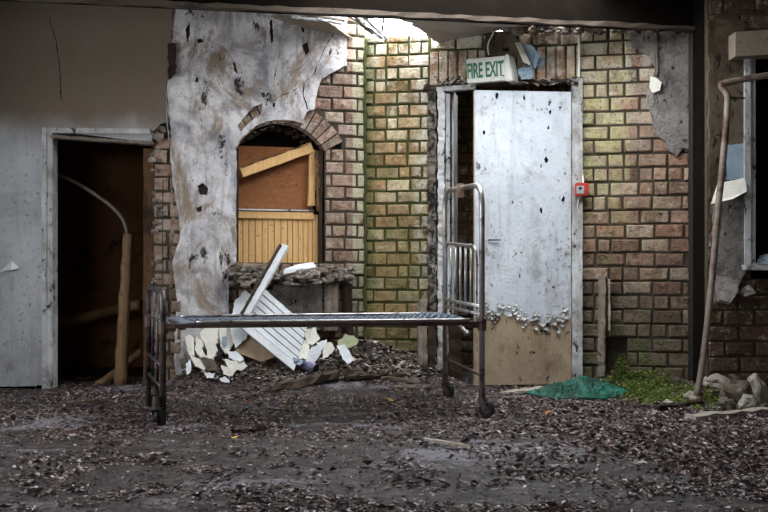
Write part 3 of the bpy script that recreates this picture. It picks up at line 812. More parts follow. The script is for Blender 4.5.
bm = nb(); plate(bm, [PR.p(756, 264, .0), PR.p(775, 264, .0), PR.p(775, 253, -.05), PR.p(762, 256, -.05)], .01)
tag(obj('paint_chip', bm, 'bluepaint'), 'pale blue broken sheet resting on the right window sill', 'sheet')

# ================================================================== CEILING WRECKAGE
def sag(name, c4, mat, label, cat, nx=24, ny=14, droop=.05, thick=.012, seed=0, amp=.012):
    bm = nb(); rows = []
    c4 = [Vector(c) for c in c4]; rr = random.Random(seed)
    for j in range(ny + 1):
        row = []
        for i in range(nx + 1):
            a, b = i / nx, j / ny
            if i in (0, nx): a += rr.uniform(-.02, .02)
            if j in (0, ny): b += rr.uniform(-.04, .04)
            p = c4[0].lerp(c4[1], a).lerp(c4[3].lerp(c4[2], a), b)
            p.z += -droop * math.sin(math.pi * max(0, min(1, a))) * (1 - .5 * b) + amp * noise.noise(Vector((a * 5, b * 5, seed)))
            row.append(bm.verts.new(p))
        rows.append(row)
    for j in range(ny):
        for i in range(nx): bm.faces.new((rows[j][i], rows[j][i + 1], rows[j + 1][i + 1], rows[j + 1][i]))
    bmesh.ops.recalc_face_normals(bm, faces=bm.faces)
    g = bmesh.ops.solidify(bm, geom=bm.faces[:], thickness=thick)
    return tag(obj(name, bm, mat, smooth=True), label, cat)
sag('ceiling_sheet', [P(398, 14, 6.72), P(560, 22, 6.9), P(515, 24, 7.3), P(438, 42, 7.35)], 'ceil_sheet', 'pale plasterboard ceiling sheet sagging below the beam above the fire exit sign', 'ceiling sheet', droop=.015, seed=2)
sag('ceiling_sheet', [P(270, 15, 6.95), P(318, 14, 6.95), P(352, 37, 7.4), P(300, 27, 7.4)], 'ceil_old', 'small brown ceiling sheet hanging down at the left edge of the roof hole', 'ceiling sheet', droop=.01, seed=5)
lath = [((262, 4, 6.7), (312, 13, 6.9), .03), ((280, 10, 6.8), (345, 21, 7.0), .025), ((293, 17, 6.9), (318, 20, 7.0), .04), ((317, 19, 6.9), (344, 24, 7.0), .04), ((318, 9, 6.6), (372, 18, 6.9), .03),
        ((345, 13, 6.8), (382, 38, 7.2), .03), ((352, 14, 6.8), (372, 34, 7.1), .02), ((360, 14, 6.8), (388, 40, 7.3), .022), ((384, 16, 6.9), (382, 32, 7.2), .015), ((225, 3, 6.6), (300, 9, 6.7), .03), ((236, 7, 6.7), (290, 16, 6.95), .02)]
for i, (a, b, w) in enumerate(lath):
    bm = nb(); bar(bm, P(*a), P(*b), w, .01, cuts=8, wob=.004)
    tag(obj('broken_lath', bm, 'whiteboard' if i in (2, 3, 5, 7, 0) else 'grey_wood'), 'thin broken ceiling lath hanging at the left edge of the roof hole', 'lath', 'broken laths at the roof hole')
# rough dark edge under the beam at the right and dirt on the lintel
rr = random.Random(14); bm = nb()
for k in range(70):
    c = PO.p(rr.uniform(500, 686), rr.uniform(25, 35), rr.uniform(.02, .07)); r_ = bmesh.ops.create_icosphere(bm, subdivisions=1, radius=rr.uniform(.015, .045))
    for v in r_['verts']: v.co = Vector((v.co.x * rr.uniform(.8, 2), v.co.y, v.co.z * .6)) + c
struct('trim_11', bm, 'crust')

# ================================================================== FIRE EXIT SIGN AND WALL FITTINGS
s0, s1 = P(467, 70, 7.17), P(506, 69, 7.05)
PS = Plane(s0.x, s0.y, s1.x - s0.x, s1.y - s0.y); SW = math.hypot(s1.x - s0.x, s1.y - s0.y)
zb, zt = PS.z(82, 486), PS.z(58, 486)
sg = thing('fire_exit_sign', 'white fire exit sign box with green letters above the fire door', 'sign', PS.pt(SW / 2, zb, -.05))
bm = nb()
tilt = .022
hexa(bm, [PS.pt(0, zb, .0), PS.pt(SW, zb, .0), PS.pt(SW, zb + .012, -.12), PS.pt(0, zb + .012, -.12)], [PS.pt(0, zt, tilt), PS.pt(SW, zt, tilt), PS.pt(SW, zt, -.12), PS.pt(0, zt, -.12)])
bmesh.ops.bevel(bm, geom=bm.edges[:], offset=.006, segments=2, affect='EDGES')
obj('sign_box', bm, 'white_plastic', sg)
bm = nb()
hexa(bm, [PS.pt(SW, zb - .008, .004), PS.pt(SW + .05, zb - .008, .0), PS.pt(SW + .06, zb - .008, -.13), PS.pt(SW, zb - .008, -.13)], [PS.pt(SW, zt + .012, tilt + .004), PS.pt(SW + .02, zt + .012, tilt), PS.pt(SW + .03, zt + .012, -.13), PS.pt(SW, zt + .012, -.13)])
bmesh.ops.bevel(bm, geom=bm.edges[:], offset=.006, segments=2, affect='EDGES')
obj('end_cap', bm, 'white_plastic', sg)
tc = bpy.data.curves.new('lettering', 'FONT'); tc.body = 'FIRE EXIT'; tc.size = .16; tc.extrude = .0015; tc.align_x = 'CENTER'; tc.align_y = 'CENTER'; tc.offset = .004
tmp = bpy.data.objects.new('tmp_text', tc); COL.objects.link(tmp); dg = bpy.context.evaluated_depsgraph_get(); dg.update()
me = bpy.data.meshes.new_from_object(tmp.evaluated_get(dg)); bpy.data.objects.remove(tmp)
xsv = [v.co.x for v in me.vertices]; ysv = [v.co.y for v in me.vertices]
cx_, cy_ = (min(xsv) + max(xsv)) / 2, (min(ysv) + max(ysv)) / 2; sx, sy = SW * .93 / (max(xsv) - min(xsv)), (zt - zb) * .62 / (max(ysv) - min(ysv))
for v in me.vertices:
    zz = (v.co.y - cy_) * sy; f = ((zb + zt) / 2 + zz - zb) / (zt - zb)
    v.co = PS.pt(SW / 2 - .004 + (v.co.x - cx_) * sx, (zb + zt) / 2 + zz, tilt * f + .0025 + v.co.z)
link('lettering', me, 'green_ink', sg)
for x, y in ((504, 61), (504, 76)):
    bm = nb(); tube(bm, [PS.p(x, y, -.01), PS.p(x, y, .032)], .004, 6); obj('screw', bm, 'pipe_dark', sg)
bm = nb(); tube(bm, fillet([PO.p(490, 58, .12), PO.p(488, 46, .06), PO.p(494, 34, .03), PO.p(493, 30, .02)], .05), .006, 6)
tag(obj('sign_cable', bm, 'cream'), 'pale cable looping up the wall from the fire exit sign', 'cable')
# peeling blue and cream paint sheets right of the sign
for i, (pts, mt, lab) in enumerate((
    ([(516, 46, .10), (521, 44, .05), (530, 60, .02), (531, 68, .08), (524, 66, .14)], 'cream', 'curled cream paint sheet peeling beside the right end of the fire exit sign'),
    ([(522, 45, .04), (533, 48, .08), (540, 58, .10), (536, 70, .06), (526, 62, .03)], 'bluepaint', 'blue paint sheet peeling off the lintel beyond the curled cream sheet'),
    ([(518, 74, .10), (524, 66, .05), (533, 68, .05), (533, 80, .07), (522, 83, .12)], 'bluepaint', 'lower blue paint flake hanging just above the fire door beside the sign'),
    ([(536, 60, .03), (546, 58, .06), (544, 66, .03), (538, 68, .02)], 'bluepaint', 'small blue paint flake on the bricks farthest from the fire exit sign'))):
    bm = nb(); cc = sum((PO.p(x, y, d) for x, y, d in pts), Vector()) / len(pts) + Vector((0, -.015, 0))
    top = [bm.verts.new(PO.p(x, y, d)) for x, y, d in pts]; c = bm.verts.new(cc)
    for k in range(len(top)): bm.faces.new((c, top[k], top[(k + 1) % len(top)]))
    bmesh.ops.recalc_face_normals(bm, faces=bm.faces); bmesh.ops.subdivide_edges(bm, edges=bm.edges[:], cuts=2, use_grid_fill=True)
    for v in bm.verts: v.co += Vector((noise.noise(v.co * 30), noise.noise(v.co * 30 + Vector((9, 0, 0))), noise.noise(v.co * 30 + Vector((0, 9, 0))))) * .006
    bmesh.ops.solidify(bm, geom=bm.faces[:], thickness=.003)
    tag(obj('paint_sheet', bm, mt), lab, 'peeling paint')
# plaster patch behind them
bm = nb(); wallpoly(bm, PO, [(484, 34), (512, 33), (520, 44), (516, 60), (500, 58), (486, 56)], -.005, .02, amp=1.2, step=4); struct('wall_back_plaster_patch', bm, 'wallpaper')
# alarm call point
al = thing('fire_alarm_call_point', 'small red fire alarm call point on the fire door frame beside the brick pier', 'fire alarm', PO.p(582, 197, .06))
bm = nb(); pxbox(bm, PO, 575, 588.5, 184, 197, .05, .10); bmesh.ops.bevel(bm, geom=bm.edges[:], offset=.006, segments=2, affect='EDGES'); obj('casing', bm, 'red', al)
bm = nb(); pxbox(bm, PO, 576.5, 584, 187, 194.5, .1, .104); obj('press_plate', bm, 'grey_plastic', al)
bm = nb(); tube(bm, [PO.p(580.2, 189.5, .104), PO.p(580.2, 189.5, .107)], .012, 10); obj('centre_spot', bm, 'pipe_dark', al)
bm = nb(); tube(bm, fillet([PO.p(583, 184, .07), PO.p(583, 176, .04), PO.p(580.5, 168, .045)], .03), .005, 6); obj('cable', bm, 'cream', al); bm = nb(); tube(bm, fillet([PO.p(580, 196, .07), PO.p(577, 206, .06), PO.p(579, 214, .05)], .03), .004, 6); obj('cable', bm, 'cream', al)
bm = nb(); tube(bm, [PO.p(579, 26, .02), PO.p(579.3, 60, .02), PO.p(579, 80, .03)], .009, 8)
tag(obj('white_conduit', bm, 'white_plastic'), 'thin white conduit dropping to the top corner of the fire door frame', 'conduit')
# fittings on the render high on the pier
bm = nb(); bar(bm, PO.p(655, 34, .03), PO.p(656, 76, .03), .03, .02, cuts=6, wob=.003)
tag(obj('batten', bm, 'grey_wood'), 'short grey batten hanging on the rendered top of the brick pier', 'batten')
bm = nb(); plate(bm, [PO.p(650, 78, .05), PO.p(655, 79, .05), PO.p(661, 84, .06), PO.p(659, 92, .05), PO.p(652, 94, .04), PO.p(649, 88, .04)], .02)
tag(obj('junction_plate', bm, 'cream'), 'pale broken junction plate below the grey batten on the brick pier', 'electrical plate')
# dark conduits between pier and right wall
for i, (x, yb, Y, r, lab) in enumerate(((692.5, 404, 6.95, .028, 'thick black downpipe against the edge of the brick pier'), (699.5, 404, 6.93, .018, 'thinner black conduit between the black downpipe and the right wall'))):
    bm = nb(); tube(bm, [P(x, y, Y) for y in (26, 120, 250, 330, yb - 10)], r, 10)
    tag(obj('downpipe' if i == 0 else 'conduit', bm, 'pipe_dark'), lab, 'pipe')

# leaning pale pipe with a bend
pp = thing('bent_pipe', 'long pale rusty pipe leaning beside the right window, bent at its top', 'pipe', P(698, 404, 6.3))
bm = nb(); tube(bm, fillet([P(850, 62, 6.42), P(745, 79, 6.42), P(718, 84.5, 6.4), P(728, 94, 6.38), P(726, 130, 6.36), P(719, 200, 6.34), P(712, 280, 6.32), P(705, 345, 6.3), P(700, 380, 6.29), P(696, 400, 6.28)], .07), .0215, 12)
obj('pipe_run', bm, 'pipe', pp, True)
bm = nb(); tube(bm, fillet([P(696.5, 396, 6.28), P(696, 404, 6.28), P(707, 406, 6.26)], .05), .03, 10); obj('elbow', bm, 'pipe', pp, True)
bm = nb(); tube(bm, [P(727, 98, 6.38), P(744, 98, 6.56)], .008, 8); obj('wall_clip', bm, 'steel_dark', pp)
# curled cream paper and slipped render on the right wall
bm = nb(); plate(bm, [PR.p(706, 205, .10), PR.p(716, 184, .03), PR.p(744, 178, .02), PR.p(744, 192, .05), PR.p(728, 200, .09)], .006)
tag(obj('wallpaper_flap', bm, 'cream'), 'torn cream wallpaper flap hanging on the right wall behind the bent pipe', 'wallpaper')
bm = nb(); plate(bm, [PR.p(711, 276, .02), PR.p(736, 280, .03), PR.p(733, 292, .09), PR.p(723, 303, .13), PR.p(713, 300, .11)], .03)
tag(obj('render_slab', bm, 'cement'), 'grey slab of render slipping off the right wall below the window', 'render')
bm = nb(); plate(bm, [PR.p(734, 292, .02), PR.p(748, 285, .02), PR.p(754, 293, .04), PR.p(742, 297, .06)], .012); tag(obj('render_slab', bm, 'cement'), 'small grey flap of render under the corner of the right window sill', 'render')

# torn paint flap on the left wall
bm = nb(); plate(bm, [PL.p(0, 272, .002), PL.p(12, 261, .0), PL.p(20, 268, .005), PL.p(14, 270, .05)], .006)
tag(obj('paint_flap', bm, 'whiteboard'), 'pale triangular paint flap peeling off the left wall beside the doorway', 'peeling paint')
bm = nb(); rr = random.Random(44)
for i in range(260):
    x, y = rr.choice((rr.uniform(0, 41), rr.gauss(28, 7), rr.gauss(12, 9))), rr.choice((rr.uniform(150, 385), rr.gauss(330, 25), rr.gauss(200, 20))); x = max(-5, min(41, x)); y = min(386, y); c = PL.p(x, y, .002); s = rr.uniform(.003, .013); n = Vector((0, -1, 0)); a = rr.uniform(0, 6)
    vs = [bm.verts.new(c + Vector((math.cos(a + k * 1.57) * s, -s * rr.uniform(0, 1.1), math.sin(a + k * 1.57) * s))) for k in range(4)]; bm.faces.new(vs)
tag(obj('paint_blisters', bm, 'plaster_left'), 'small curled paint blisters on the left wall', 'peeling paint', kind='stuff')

# ================================================================== DOORWAY STORE: POLES
def pole(name, a, b, r0, r1, mat, label, cat, wob=.006, seg=10, n=14):
    bm = nb(); a, b = Vector(a), Vector(b)
    pts = [a.lerp(b, i / n) + Vector((R.uniform(-wob, wob), R.uniform(-wob, wob), R.uniform(-wob, wob))) for i in range(n + 1)]
    tube(bm, pts, [(r0 + (r1 - r0) * i / n) * R.uniform(.94, 1.06) for i in range(n + 1)], seg)
    return tag(obj(name, bm, mat, smooth=True), label, cat)
pole('timber_pole', P(121, 387, 7.2), P(128, 234, 7.28), .05, .036, 'bark', 'thick pale pole with peeling bark standing upright in the left doorway', 'pole')
pole('timber_pole', P(58, 324, 8.0), P(140, 304, 7.7), .045, .04, 'bark', 'pale pole lying across the dark left doorway at knee height', 'pole')
pole('timber_pole', P(98, 386, 7.25), P(142, 352, 7.6), .036, .03, 'bark', 'short pole propped behind the foot of the upright pole in the left doorway', 'pole')
bm = nb(); tube(bm, fillet([P(44, 168, 7.35), P(80, 184, 7.35), P(112, 206, 7.33), P(124, 220, 7.3), P(128, 236, 7.28)], .2), .014, 8)
tag(obj('curved_hose', bm, 'hose', smooth=True), 'thin curved grey hose hanging inside the dark left doorway', 'hose')

# ================================================================== THE BED
NL, NR, FL_, FR_ = Vector((-1.212, 5.374, 0)), Vector((.567, 5.67, 0)), Vector((-1.455, 6.06, 0)), Vector((.405, 6.51, 0))
RZ = .535
bed = thing('hospital_bed', 'rusty tubular steel hospital bed frame without a mattress in the middle of the room', 'bed', ((NL + NR + FL_ + FR_) / 4))
up = lambda p, z: Vector((p.x, p.y, z))
# head end (right)
hd = obj('head_frame', (lambda bm: (tube(bm, fillet([up(NR, .10), up(NR, 1.345), up(FR_, 1.375), up(FR_, .10)], .13, 8), .0165, 12), bm)[1])(nb()), 'steel', bed, True)
L_ = lambda t, z: up(NR.lerp(FR_, t), z)
bm = nb(); tube(bm, fillet([L_(.03, .60), L_(.14, .60), L_(.14, .99), L_(.97, 1.03), L_(.97, .6)], .07, 6), .010, 8); obj('inner_hoop', bm, 'steel', hd, True)
for k in range(5):
    t = .27 + k * .14; bm = nb(); tube(bm, [L_(t, .60), L_(t, 1.0 + .03 * t)], .008, 8); obj('upright_bar', bm, 'steel', hd, True)
for z, t0, t1, m_ in ((.635, 0, 1, 'steel'), (.59, 0, 1, 'steel'), (.24, 0, 1, 'rail')):
    bm = nb(); tube(bm, [L_(t0, z), L_(t1, z + .02)], .011, 8); obj('cross_bar', bm, m_, hd, True)
bm = nb(); tube(bm, [L_(.35, .46), L_(.9, .56)], .012, 8)
for k in range(6): 
    c = L_(.38 + k * .1, .466 + k * .018); tube(bm, [c - Vector((.012, 0, .004)), c + Vector((.012, 0, .004))], .017, 8)
obj('hinge_rod', bm, 'steel', hd, True)
c = L_(.55, 1.362); bm = nb(); box(bm, c.x - .022, c.x + .022, c.y - .03, c.y + .03, c.z - .06, c.z + .028); bmesh.ops.bevel(bm, geom=bm.edges[:], offset=.005, segments=2, affect='EDGES')
tag(obj('label_tag', bm, 'brown_tape', hd), 'brown tag folded over the top tube')
# foot end (left)
ft = obj('foot_frame', (lambda bm: (tube(bm, fillet([up(NL, .0), up(NL, .735), up(FL_, .745), up(FL_, .0)], .09, 8), .0175, 12), bm)[1])(nb()), 'steel_dark', bed, True)
K_ = lambda t, z: up(NL.lerp(FL_, t), z)
for t in (.36, .68):
    bm = nb(); tube(bm, [K_(t, .16), K_(t, .74 + (.06 if t > .5 else 0))], .009, 8); obj('upright_bar', bm, 'steel_dark', ft, True)
for z in (.56, .32, .2):
    bm = nb(); tube(bm, [K_(0, z), K_(1, z + .01)], .011, 8); obj('cross_bar', bm, 'steel_dark', ft, True)
bm = nb(); r_ = bmesh.ops.create_uvsphere(bm, u_segments=10, v_segments=8, radius=.018); 
for v in r_['verts']: v.co += K_(.6, .775)
obj('knob', bm, 'steel_dark', ft, True)
# casters
def caster(p, ang, wr, z0, parent):
    bm = nb(); tube(bm, [up(p, z0), up(p, z0 + .07)], .02, 10); tube(bm, [up(p, z0 + .0), up(p, z0 + .012)], .028, 10)
    ca, sa = math.cos(ang), math.sin(ang); off = Vector((ca, sa, 0)); sd = Vector((-sa, ca, 0))
    wc = up(p, wr) + off * .03
    for s in (-1, 1): bar(bm, up(p, z0 + .005) + sd * s * .022, wc + sd * s * .022, .004, .034)
    cst = obj('caster', bm, 'steel_dark', parent)
    bm = nb(); prof = [(.0, .9), (.004, 1.0), (.011, 1.0), (.015, .9)]
    tube(bm, [wc + sd * (-.014), wc + sd * (-.009), wc + sd * .009, wc + sd * .014], [wr * .86, wr, wr, wr * .86], 20)
    obj('wheel', bm, 'rubber', cst)
    bm = nb(); tube(bm, [wc + sd * (-.017), wc + sd * .017], wr * .5, 14)
    obj('hub', bm, 'rail', cst)
caster(NR, -.5, .046, .095, bed); caster(FR_, -.75, .044, .095, bed); caster(NL + Vector((-.03, -.03, 0)), 1.35, .045, .09, bed); caster(FL_ + Vector((.06, -.08, 0)), 1.6, .045, .09, bed)
# rails
def inset(a, b, t): return a.lerp(b, t)
for a, b, nm in ((NL, NR, 'side_rail'), (FL_, FR_, 'side_rail')):
    bm = nb(); bar(bm, up(a, RZ + .006), up(b, RZ + .006), .03, .022, cuts=6); bar(bm, up(a, RZ + .016), up(b, RZ + .016), .052, .006); obj(nm, bm, 'rail', bed)
for t in (.06, .97):
    a, b = NL.lerp(NR, t), FL_.lerp(FR_, t); bm = nb(); bar(bm, up(a, RZ), up(b, RZ), .03, .03); obj('end_rail', bm, 'rail', bed)
for p, nm in ((NR, 1), (FR_, 1), (NL, -1), (FL_, -1)):
    bm = nb(); tube(bm, [up(p, RZ - .035), up(p, RZ + .03)], .026, 10); d = Vector((-nm, 0, 0)); tube(bm, [up(p, RZ), up(p, RZ) + d * .07], .021, 8); obj('corner_joint', bm, 'rail', bed)
# woven wire surface
def bedp(s, t, z=0.0):
    a, b = NL.lerp(NR, s), FL_.lerp(FR_, s); p = a.lerp(b, t)
    h = .022 + .03 * math.exp(-((s - .9) / .07) ** 2) * math.sin(math.pi * t) - .012 * math.sin(math.pi * t) * (1 if s < .8 else 0)
    return Vector((p.x, p.y, RZ + h + z))
bm = nb()
def strip(bm, f, n, w, th=.003):
    pr = None
    for i in range(n + 1):
        s, t = f(i / n); s2, t2 = f(min(1, i / n + .01)); s1, t1 = f(max(0, i / n - .01))
        d = (bedp(s2, t2) - bedp(s1, t1)).normalized(); sd = d.cross(Vector((0, 0, 1))).normalized() * w / 2; p = bedp(s, t, .004 * math.sin(i * 2.2))
        ring = [bm.verts.new(p - sd), bm.verts.new(p + sd), bm.verts.new(p + sd - Vector((0, 0, th))), bm.verts.new(p - sd - Vector((0, 0, th)))]
        if pr:
            for k in range(4): bm.faces.new((pr[k], pr[(k + 1) % 4], ring[(k + 1) % 4], ring[k]))
        pr = ring
for k in range(-8, 44):
    s0 = .1 + k * .0235
    for dirn in (1, -1):
        def f(q, s0=s0, dirn=dirn):
            s = s0 + .16 * (q if dirn == 1 else 1 - q); return (min(.965, max(.1, s)), .03 + .94 * q)
        s_a, s_b = f(0)[0], f(1)[0]
        if abs(s_b - s_a) > .02: strip(bm, f, 14, .013)
for k in range(13):
    t = .04 + .92 * k / 12; strip(bm, lambda q, t=t: (.1 + .865 * q, t), 40, .016)
ms = obj('wire_mesh', bm, 'mesh', bed)
bm = nb(); rows = []
for i in range(7):
    q = i / 6; rows.append([bm.verts.new(bedp(.015 + .085 * q, t, -.03 * (1 - q) ** 2 + .006)) for t in (0.0, .25, .5, .75, 1.0)])
for i in range(6):
    for k in range(4): bm.faces.new((rows[i][k], rows[i][k + 1], rows[i + 1][k + 1], rows[i + 1][k]))
bmesh.ops.recalc_face_normals(bm, faces=bm.faces); bmesh.ops.solidify(bm, geom=bm.faces[:], thickness=.006)
obj('end_plate', bm, 'mesh', bed, True)
for t in (.0, 1.0):
    bm = nb(); tube(bm, [bedp(.1 + .86 * k / 30, t, .006) for k in range(31)], .009, 8); obj('edge_wire', bm, 'steel', bed, True)

# ================================================================== RUBBLE UNDER THE WINDOW
rr = random.Random(101)
# crumbling sill
bm = nb()
for k in range(150):
    q = rr.random(); x = 228 + 122 * q; base = 277 - 4 * math.sin(q * 3); y = base + rr.uniform(-8, 8) + (4 if q > .3 and q < .75 else 0)
    c = PW.p(x, y, rr.uniform(0, .14)); r_ = bmesh.ops.create_icosphere(bm, subdivisions=1, radius=rr.uniform(.015, .045))
    sx_, sz_ = rr.uniform(.8, 1.8), rr.uniform(.4, .9)
    for v in r_['verts']: v.co = Vector((v.co.x * sx_, v.co.y, v.co.z * sz_)) * (1 + .5 * noise.noise(v.co * 40 + c * 9)) + c
pbox(bm, PW, PW.u(236), PW.u(345), PW.z(280), PW.z(270), -.1, .08)
o = struct('window_sill', bm, 'crust')
rock('loose_brick_end', PW.p(236, 270, .12), (.045, .04, .06), 'rock_dark', 'dark rounded stone sitting on the left end of the crumbling window sill', seed=4)
bm = nb(); plate(bm, [PW.p(279, 275, .16), PW.p(313, 268, .1), PW.p(311, 263, .06), PW.p(295, 265, .1), PW.p(280, 270, .15)], .022)
tag(obj('white_board', bm, 'whiteboard'), 'short white painted board lying on the crumbling window sill', 'board')
bm = nb(); bar(bm, PW.p(331, 282, .03), PW.p(330, 330, .05), .10, .08, cuts=8, wob=.004); tag(obj('short_post', bm, 'grey_wood'), 'short grey timber post under the right end of the window sill', 'post')
bm = nb(); bar(bm, PW.p(345, 284, .03), PW.p(347, 335, .06), .06, .05, cuts=8, wob=.005); tag(obj('short_post', bm, 'soot_wood'), 'dark splintered post beneath the window sill next to the corner bricks', 'post')
bm = nb(); wallpoly(bm, PW, [(272, 284), (322, 284), (322, 330), (280, 330), (275, 305)], -.02, .02, amp=1.2, step=5); struct('wall_back_left_patch', bm, 'cement')
# leaning panel of white boards
p1, p2, p3, p4 = P(263, 287, 7.100), P(307, 326, 7.040), P(294, 371, 6.948), P(240, 327, 7.002)
pn = thing('boarded_door_panel', 'white panel of grooved boards lying tilted in the rubble under the window', 'panel', P(270, 370, 7.013))
bm = nb(); N_ = 6
nrm = ((p2 - p1).cross(p4 - p1)).normalized()
if nrm.y > 0: nrm = -nrm
for k in range(N_):
    a, b = k / N_ + .008, (k + 1) / N_ - .02
    q = [p1.lerp(p4, a * .84), p2.lerp(p3, a * .84), p2.lerp(p3, b * .84), p1.lerp(p4, b * .84)]
    hexa(bm, [v - nrm * .02 for v in q], [v + nrm * R.uniform(-.002, .003) for v in q])
obj('boards', bm, 'whiteboard', pn)
bm = nb(); q = [p1.lerp(p4, .84), p2.lerp(p3, .84), p3, p4]; hexa(bm, [v - nrm * .02 for v in q], [v + nrm * .018 for v in q]); obj('stile', bm, 'whiteboard', pn)
bm = nb(); q = [p1.lerp(p4, .0) - nrm * .021, p2 - nrm * .021, p3 - nrm * .021, p4 - nrm * .021]; hexa(bm, [v - nrm * .012 for v in q], q); obj('back_board', bm, 'soot_wood', pn)
wb = thing('narrow_board', 'long narrow white board leaning diagonally from the rubble up past the window sill', 'board', P(243, 325, 6.975))
a, b = P(243, 322, 6.967), P(286, 245, 7.051)
bm = nb(); bar(bm, a, b, .06, .02, up=Vector((-.7, -1, .2)), cuts=12, wob=.002); obj('plank', bm, 'whiteboard', wb)
bm = nb(); bar(bm, a + Vector((-.042, 0, .0)), a.lerp(b, .98) + Vector((-.034, 0, .012)), .012, .022, up=Vector((-.7, -1, .2)), cuts=24, wob=.003); tag(obj('bare_edge', bm, 'floor_wood', wb), 'bare splintered brown edge')
# yellowed board and cream flakes standing behind the panel
shards = [
 ([(231, 325), (236, 303), (245, 293), (255, 300), (252, 318), (246, 336), (236, 345)], 7.100, 'whiteboard', 'tall white plaster flake leaning behind the foot of the narrow white board'),
 ([(186, 339), (190, 336), (194, 340), (194, 355), (189, 353)], 7.032, 'cream', 'narrow cream board fragment standing farthest left in the rubble pile'),
 ([(196, 337), (203, 343), (203, 351), (208, 358), (201, 357), (196, 350)], 7.024, 'cream', 'cream board fragment with a notched edge, second in the standing row'),
 ([(205, 343), (214, 340), (217, 351), (214, 359), (209, 357)], 7.017, 'cream', 'wide cream board fragment standing third in the row in the rubble'),
 ([(198, 330), (218, 329), (217, 342), (206, 343)], 7.070, 'cream', 'cream board fragment just below the bed rail behind the standing row'),
 ([(220, 330), (233, 330), (232, 344), (226, 352), (221, 345)], 7.051, 'cream', 'cream plaster piece with a blue patch beside the tilted white panel'),
 ([(191, 357), (201, 360), (205, 369), (196, 366)], 6.975, 'cream', 'cream fragment lying in front of the standing row in the rubble'),
 ([(225, 360), (243, 362), (246, 366), (240, 370), (230, 368)], 6.956, 'cream', 'broad flat cream fragment lying at the front of the rubble pile'),
 ([(228, 352), (238, 353), (243, 358), (240, 362), (229, 357)], 6.986, 'whiteboard', 'white fragment lying just behind the broad flat cream fragment'),
 ([(222, 366), (236, 370), (232, 376), (224, 374)], 6.926, 'cream', 'cream fragment tilted below the broad flat cream fragment'),
 ([(205, 373), (214, 374), (213, 378), (207, 378)], 6.899, 'whiteboard', 'small white fragment lying in front of the rubble pile'),
 ([(220, 378), (229, 377), (229, 382), (222, 382)], 6.880, 'whiteboard', 'small white fragment lowest at the front edge of the rubble pile'),
 ([(202, 360), (214, 361), (218, 370), (208, 370)], 6.975, 'rock_dark', 'brown broken brick piece in the middle of the cream fragments'),
 ([(179, 360), (186, 358), (188, 366), (182, 368)], 6.994, 'rock_dark', 'brown brick piece at the left edge of the rubble pile'),
 ([(186, 365), (191, 360), (190, 372), (187, 374)], 6.956, 'whiteboard', 'thin white fragment standing on edge beside the brown brick piece'),
 ([(304, 331), (315, 329), (319, 338), (312, 344), (306, 342)], 7.070, 'cream', 'round cream plaster lump beside the right edge of the white panel'),
 ([(297, 345), (303, 339), (309, 346), (307, 358), (299, 358)], 7.032, 'cream', 'cream lump with blue paint by the lower right edge of the white panel'),
 ([(306, 360), (312, 348), (323, 346), (319, 356), (312, 364)], 6.994, 'whiteboard', 'white square fragment standing right of the white panel'),
 ([(317, 343), (326, 340), (326, 344), (319, 348)], 7.013, 'whiteboard', 'small white strip above the white square fragment right of the panel'),
 ([(325, 344), (330, 343), (334, 349), (328, 356), (323, 358)], 6.994, 'cream', 'folded cream cardboard piece beside the white square fragment'),
 ([(338, 347), (345, 346), (354, 360), (348, 363), (343, 359)], 6.975, 'whiteboard', 'white triangular fragment at the right end of the rubble pile'),
 ([(337, 345), (346, 335), (358, 340), (356, 346), (344, 349)], 7.051, 'moss_plain', 'greenish crumpled sheet above the white triangular fragment'),
 ([(293, 358), (303, 361), (300, 365), (294, 363)], 6.956, 'bluepaint', 'small blue painted fragment near the bottom corner of the white panel'),
]
MAT['moss_plain'] = plaster('pale_green_sheet', '#b9bd9e', '#8f9673', '#59613a', spots=.66, streak=0, dirtlvl=.5, sc_=2)
for i, (pts, Y, mt, lab) in enumerate(shards):
    cxp = sum(p[0] for p in pts) / len(pts); cyp = sum(p[1] for p in pts) / len(pts)
    lean = rr.uniform(.001, .003)
    P3 = [P(x, y, Y + (cyp - y) * lean + (x - cxp) * rr.uniform(-.003, .004)) for x, y in jag([(cxp + (x - cxp) * 1.16, cyp + (y - cyp) * 1.16) for x, y in pts], .7, 3, rr)]
    # settle to one plane
    cen = sum(P3, Vector()) / len(P3); n = Vector((rr.uniform(-.3, .3), -1, rr.uniform(.15, .45))).normalized()
    P3 = [p - n * (p - cen).dot(n) + n * rr.uniform(-.002, .002) for p in P3]
    bm = nb(); plate(bm, P3, rr.uniform(.014, .024))
    nm = 'brick_piece' if mt == 'rock_dark' else 'board_fragment'
    o = tag(obj(nm, bm, mt), lab, 'rubble piece', 'broken pieces in the rubble under the window')
    if i == 5:
        b2 = nb(); q = [P(223, 335, Y - .06), P(227, 334, Y - .06), P(227, 344, Y - .06), P(224, 347, Y - .06), P(222, 341, Y - .06)]
        q = [p - n * (p - cen).dot(n) + n * .013 for p in q]; plate(b2, q, .003); tag(obj('blue_patch', b2, MAT['bluepaint'], o), 'blue painted patch')
bm = nb(); plate(bm, [P(234, 352, 7.040), P(252, 333, 7.085), P(262, 340, 7.085), P(278, 356, 7.040), P(262, 362, 7.013)], .015)
tag(obj('plywood_offcut', bm, 'tan'), 'dull tan board lying under the tilted white panel', 'board')
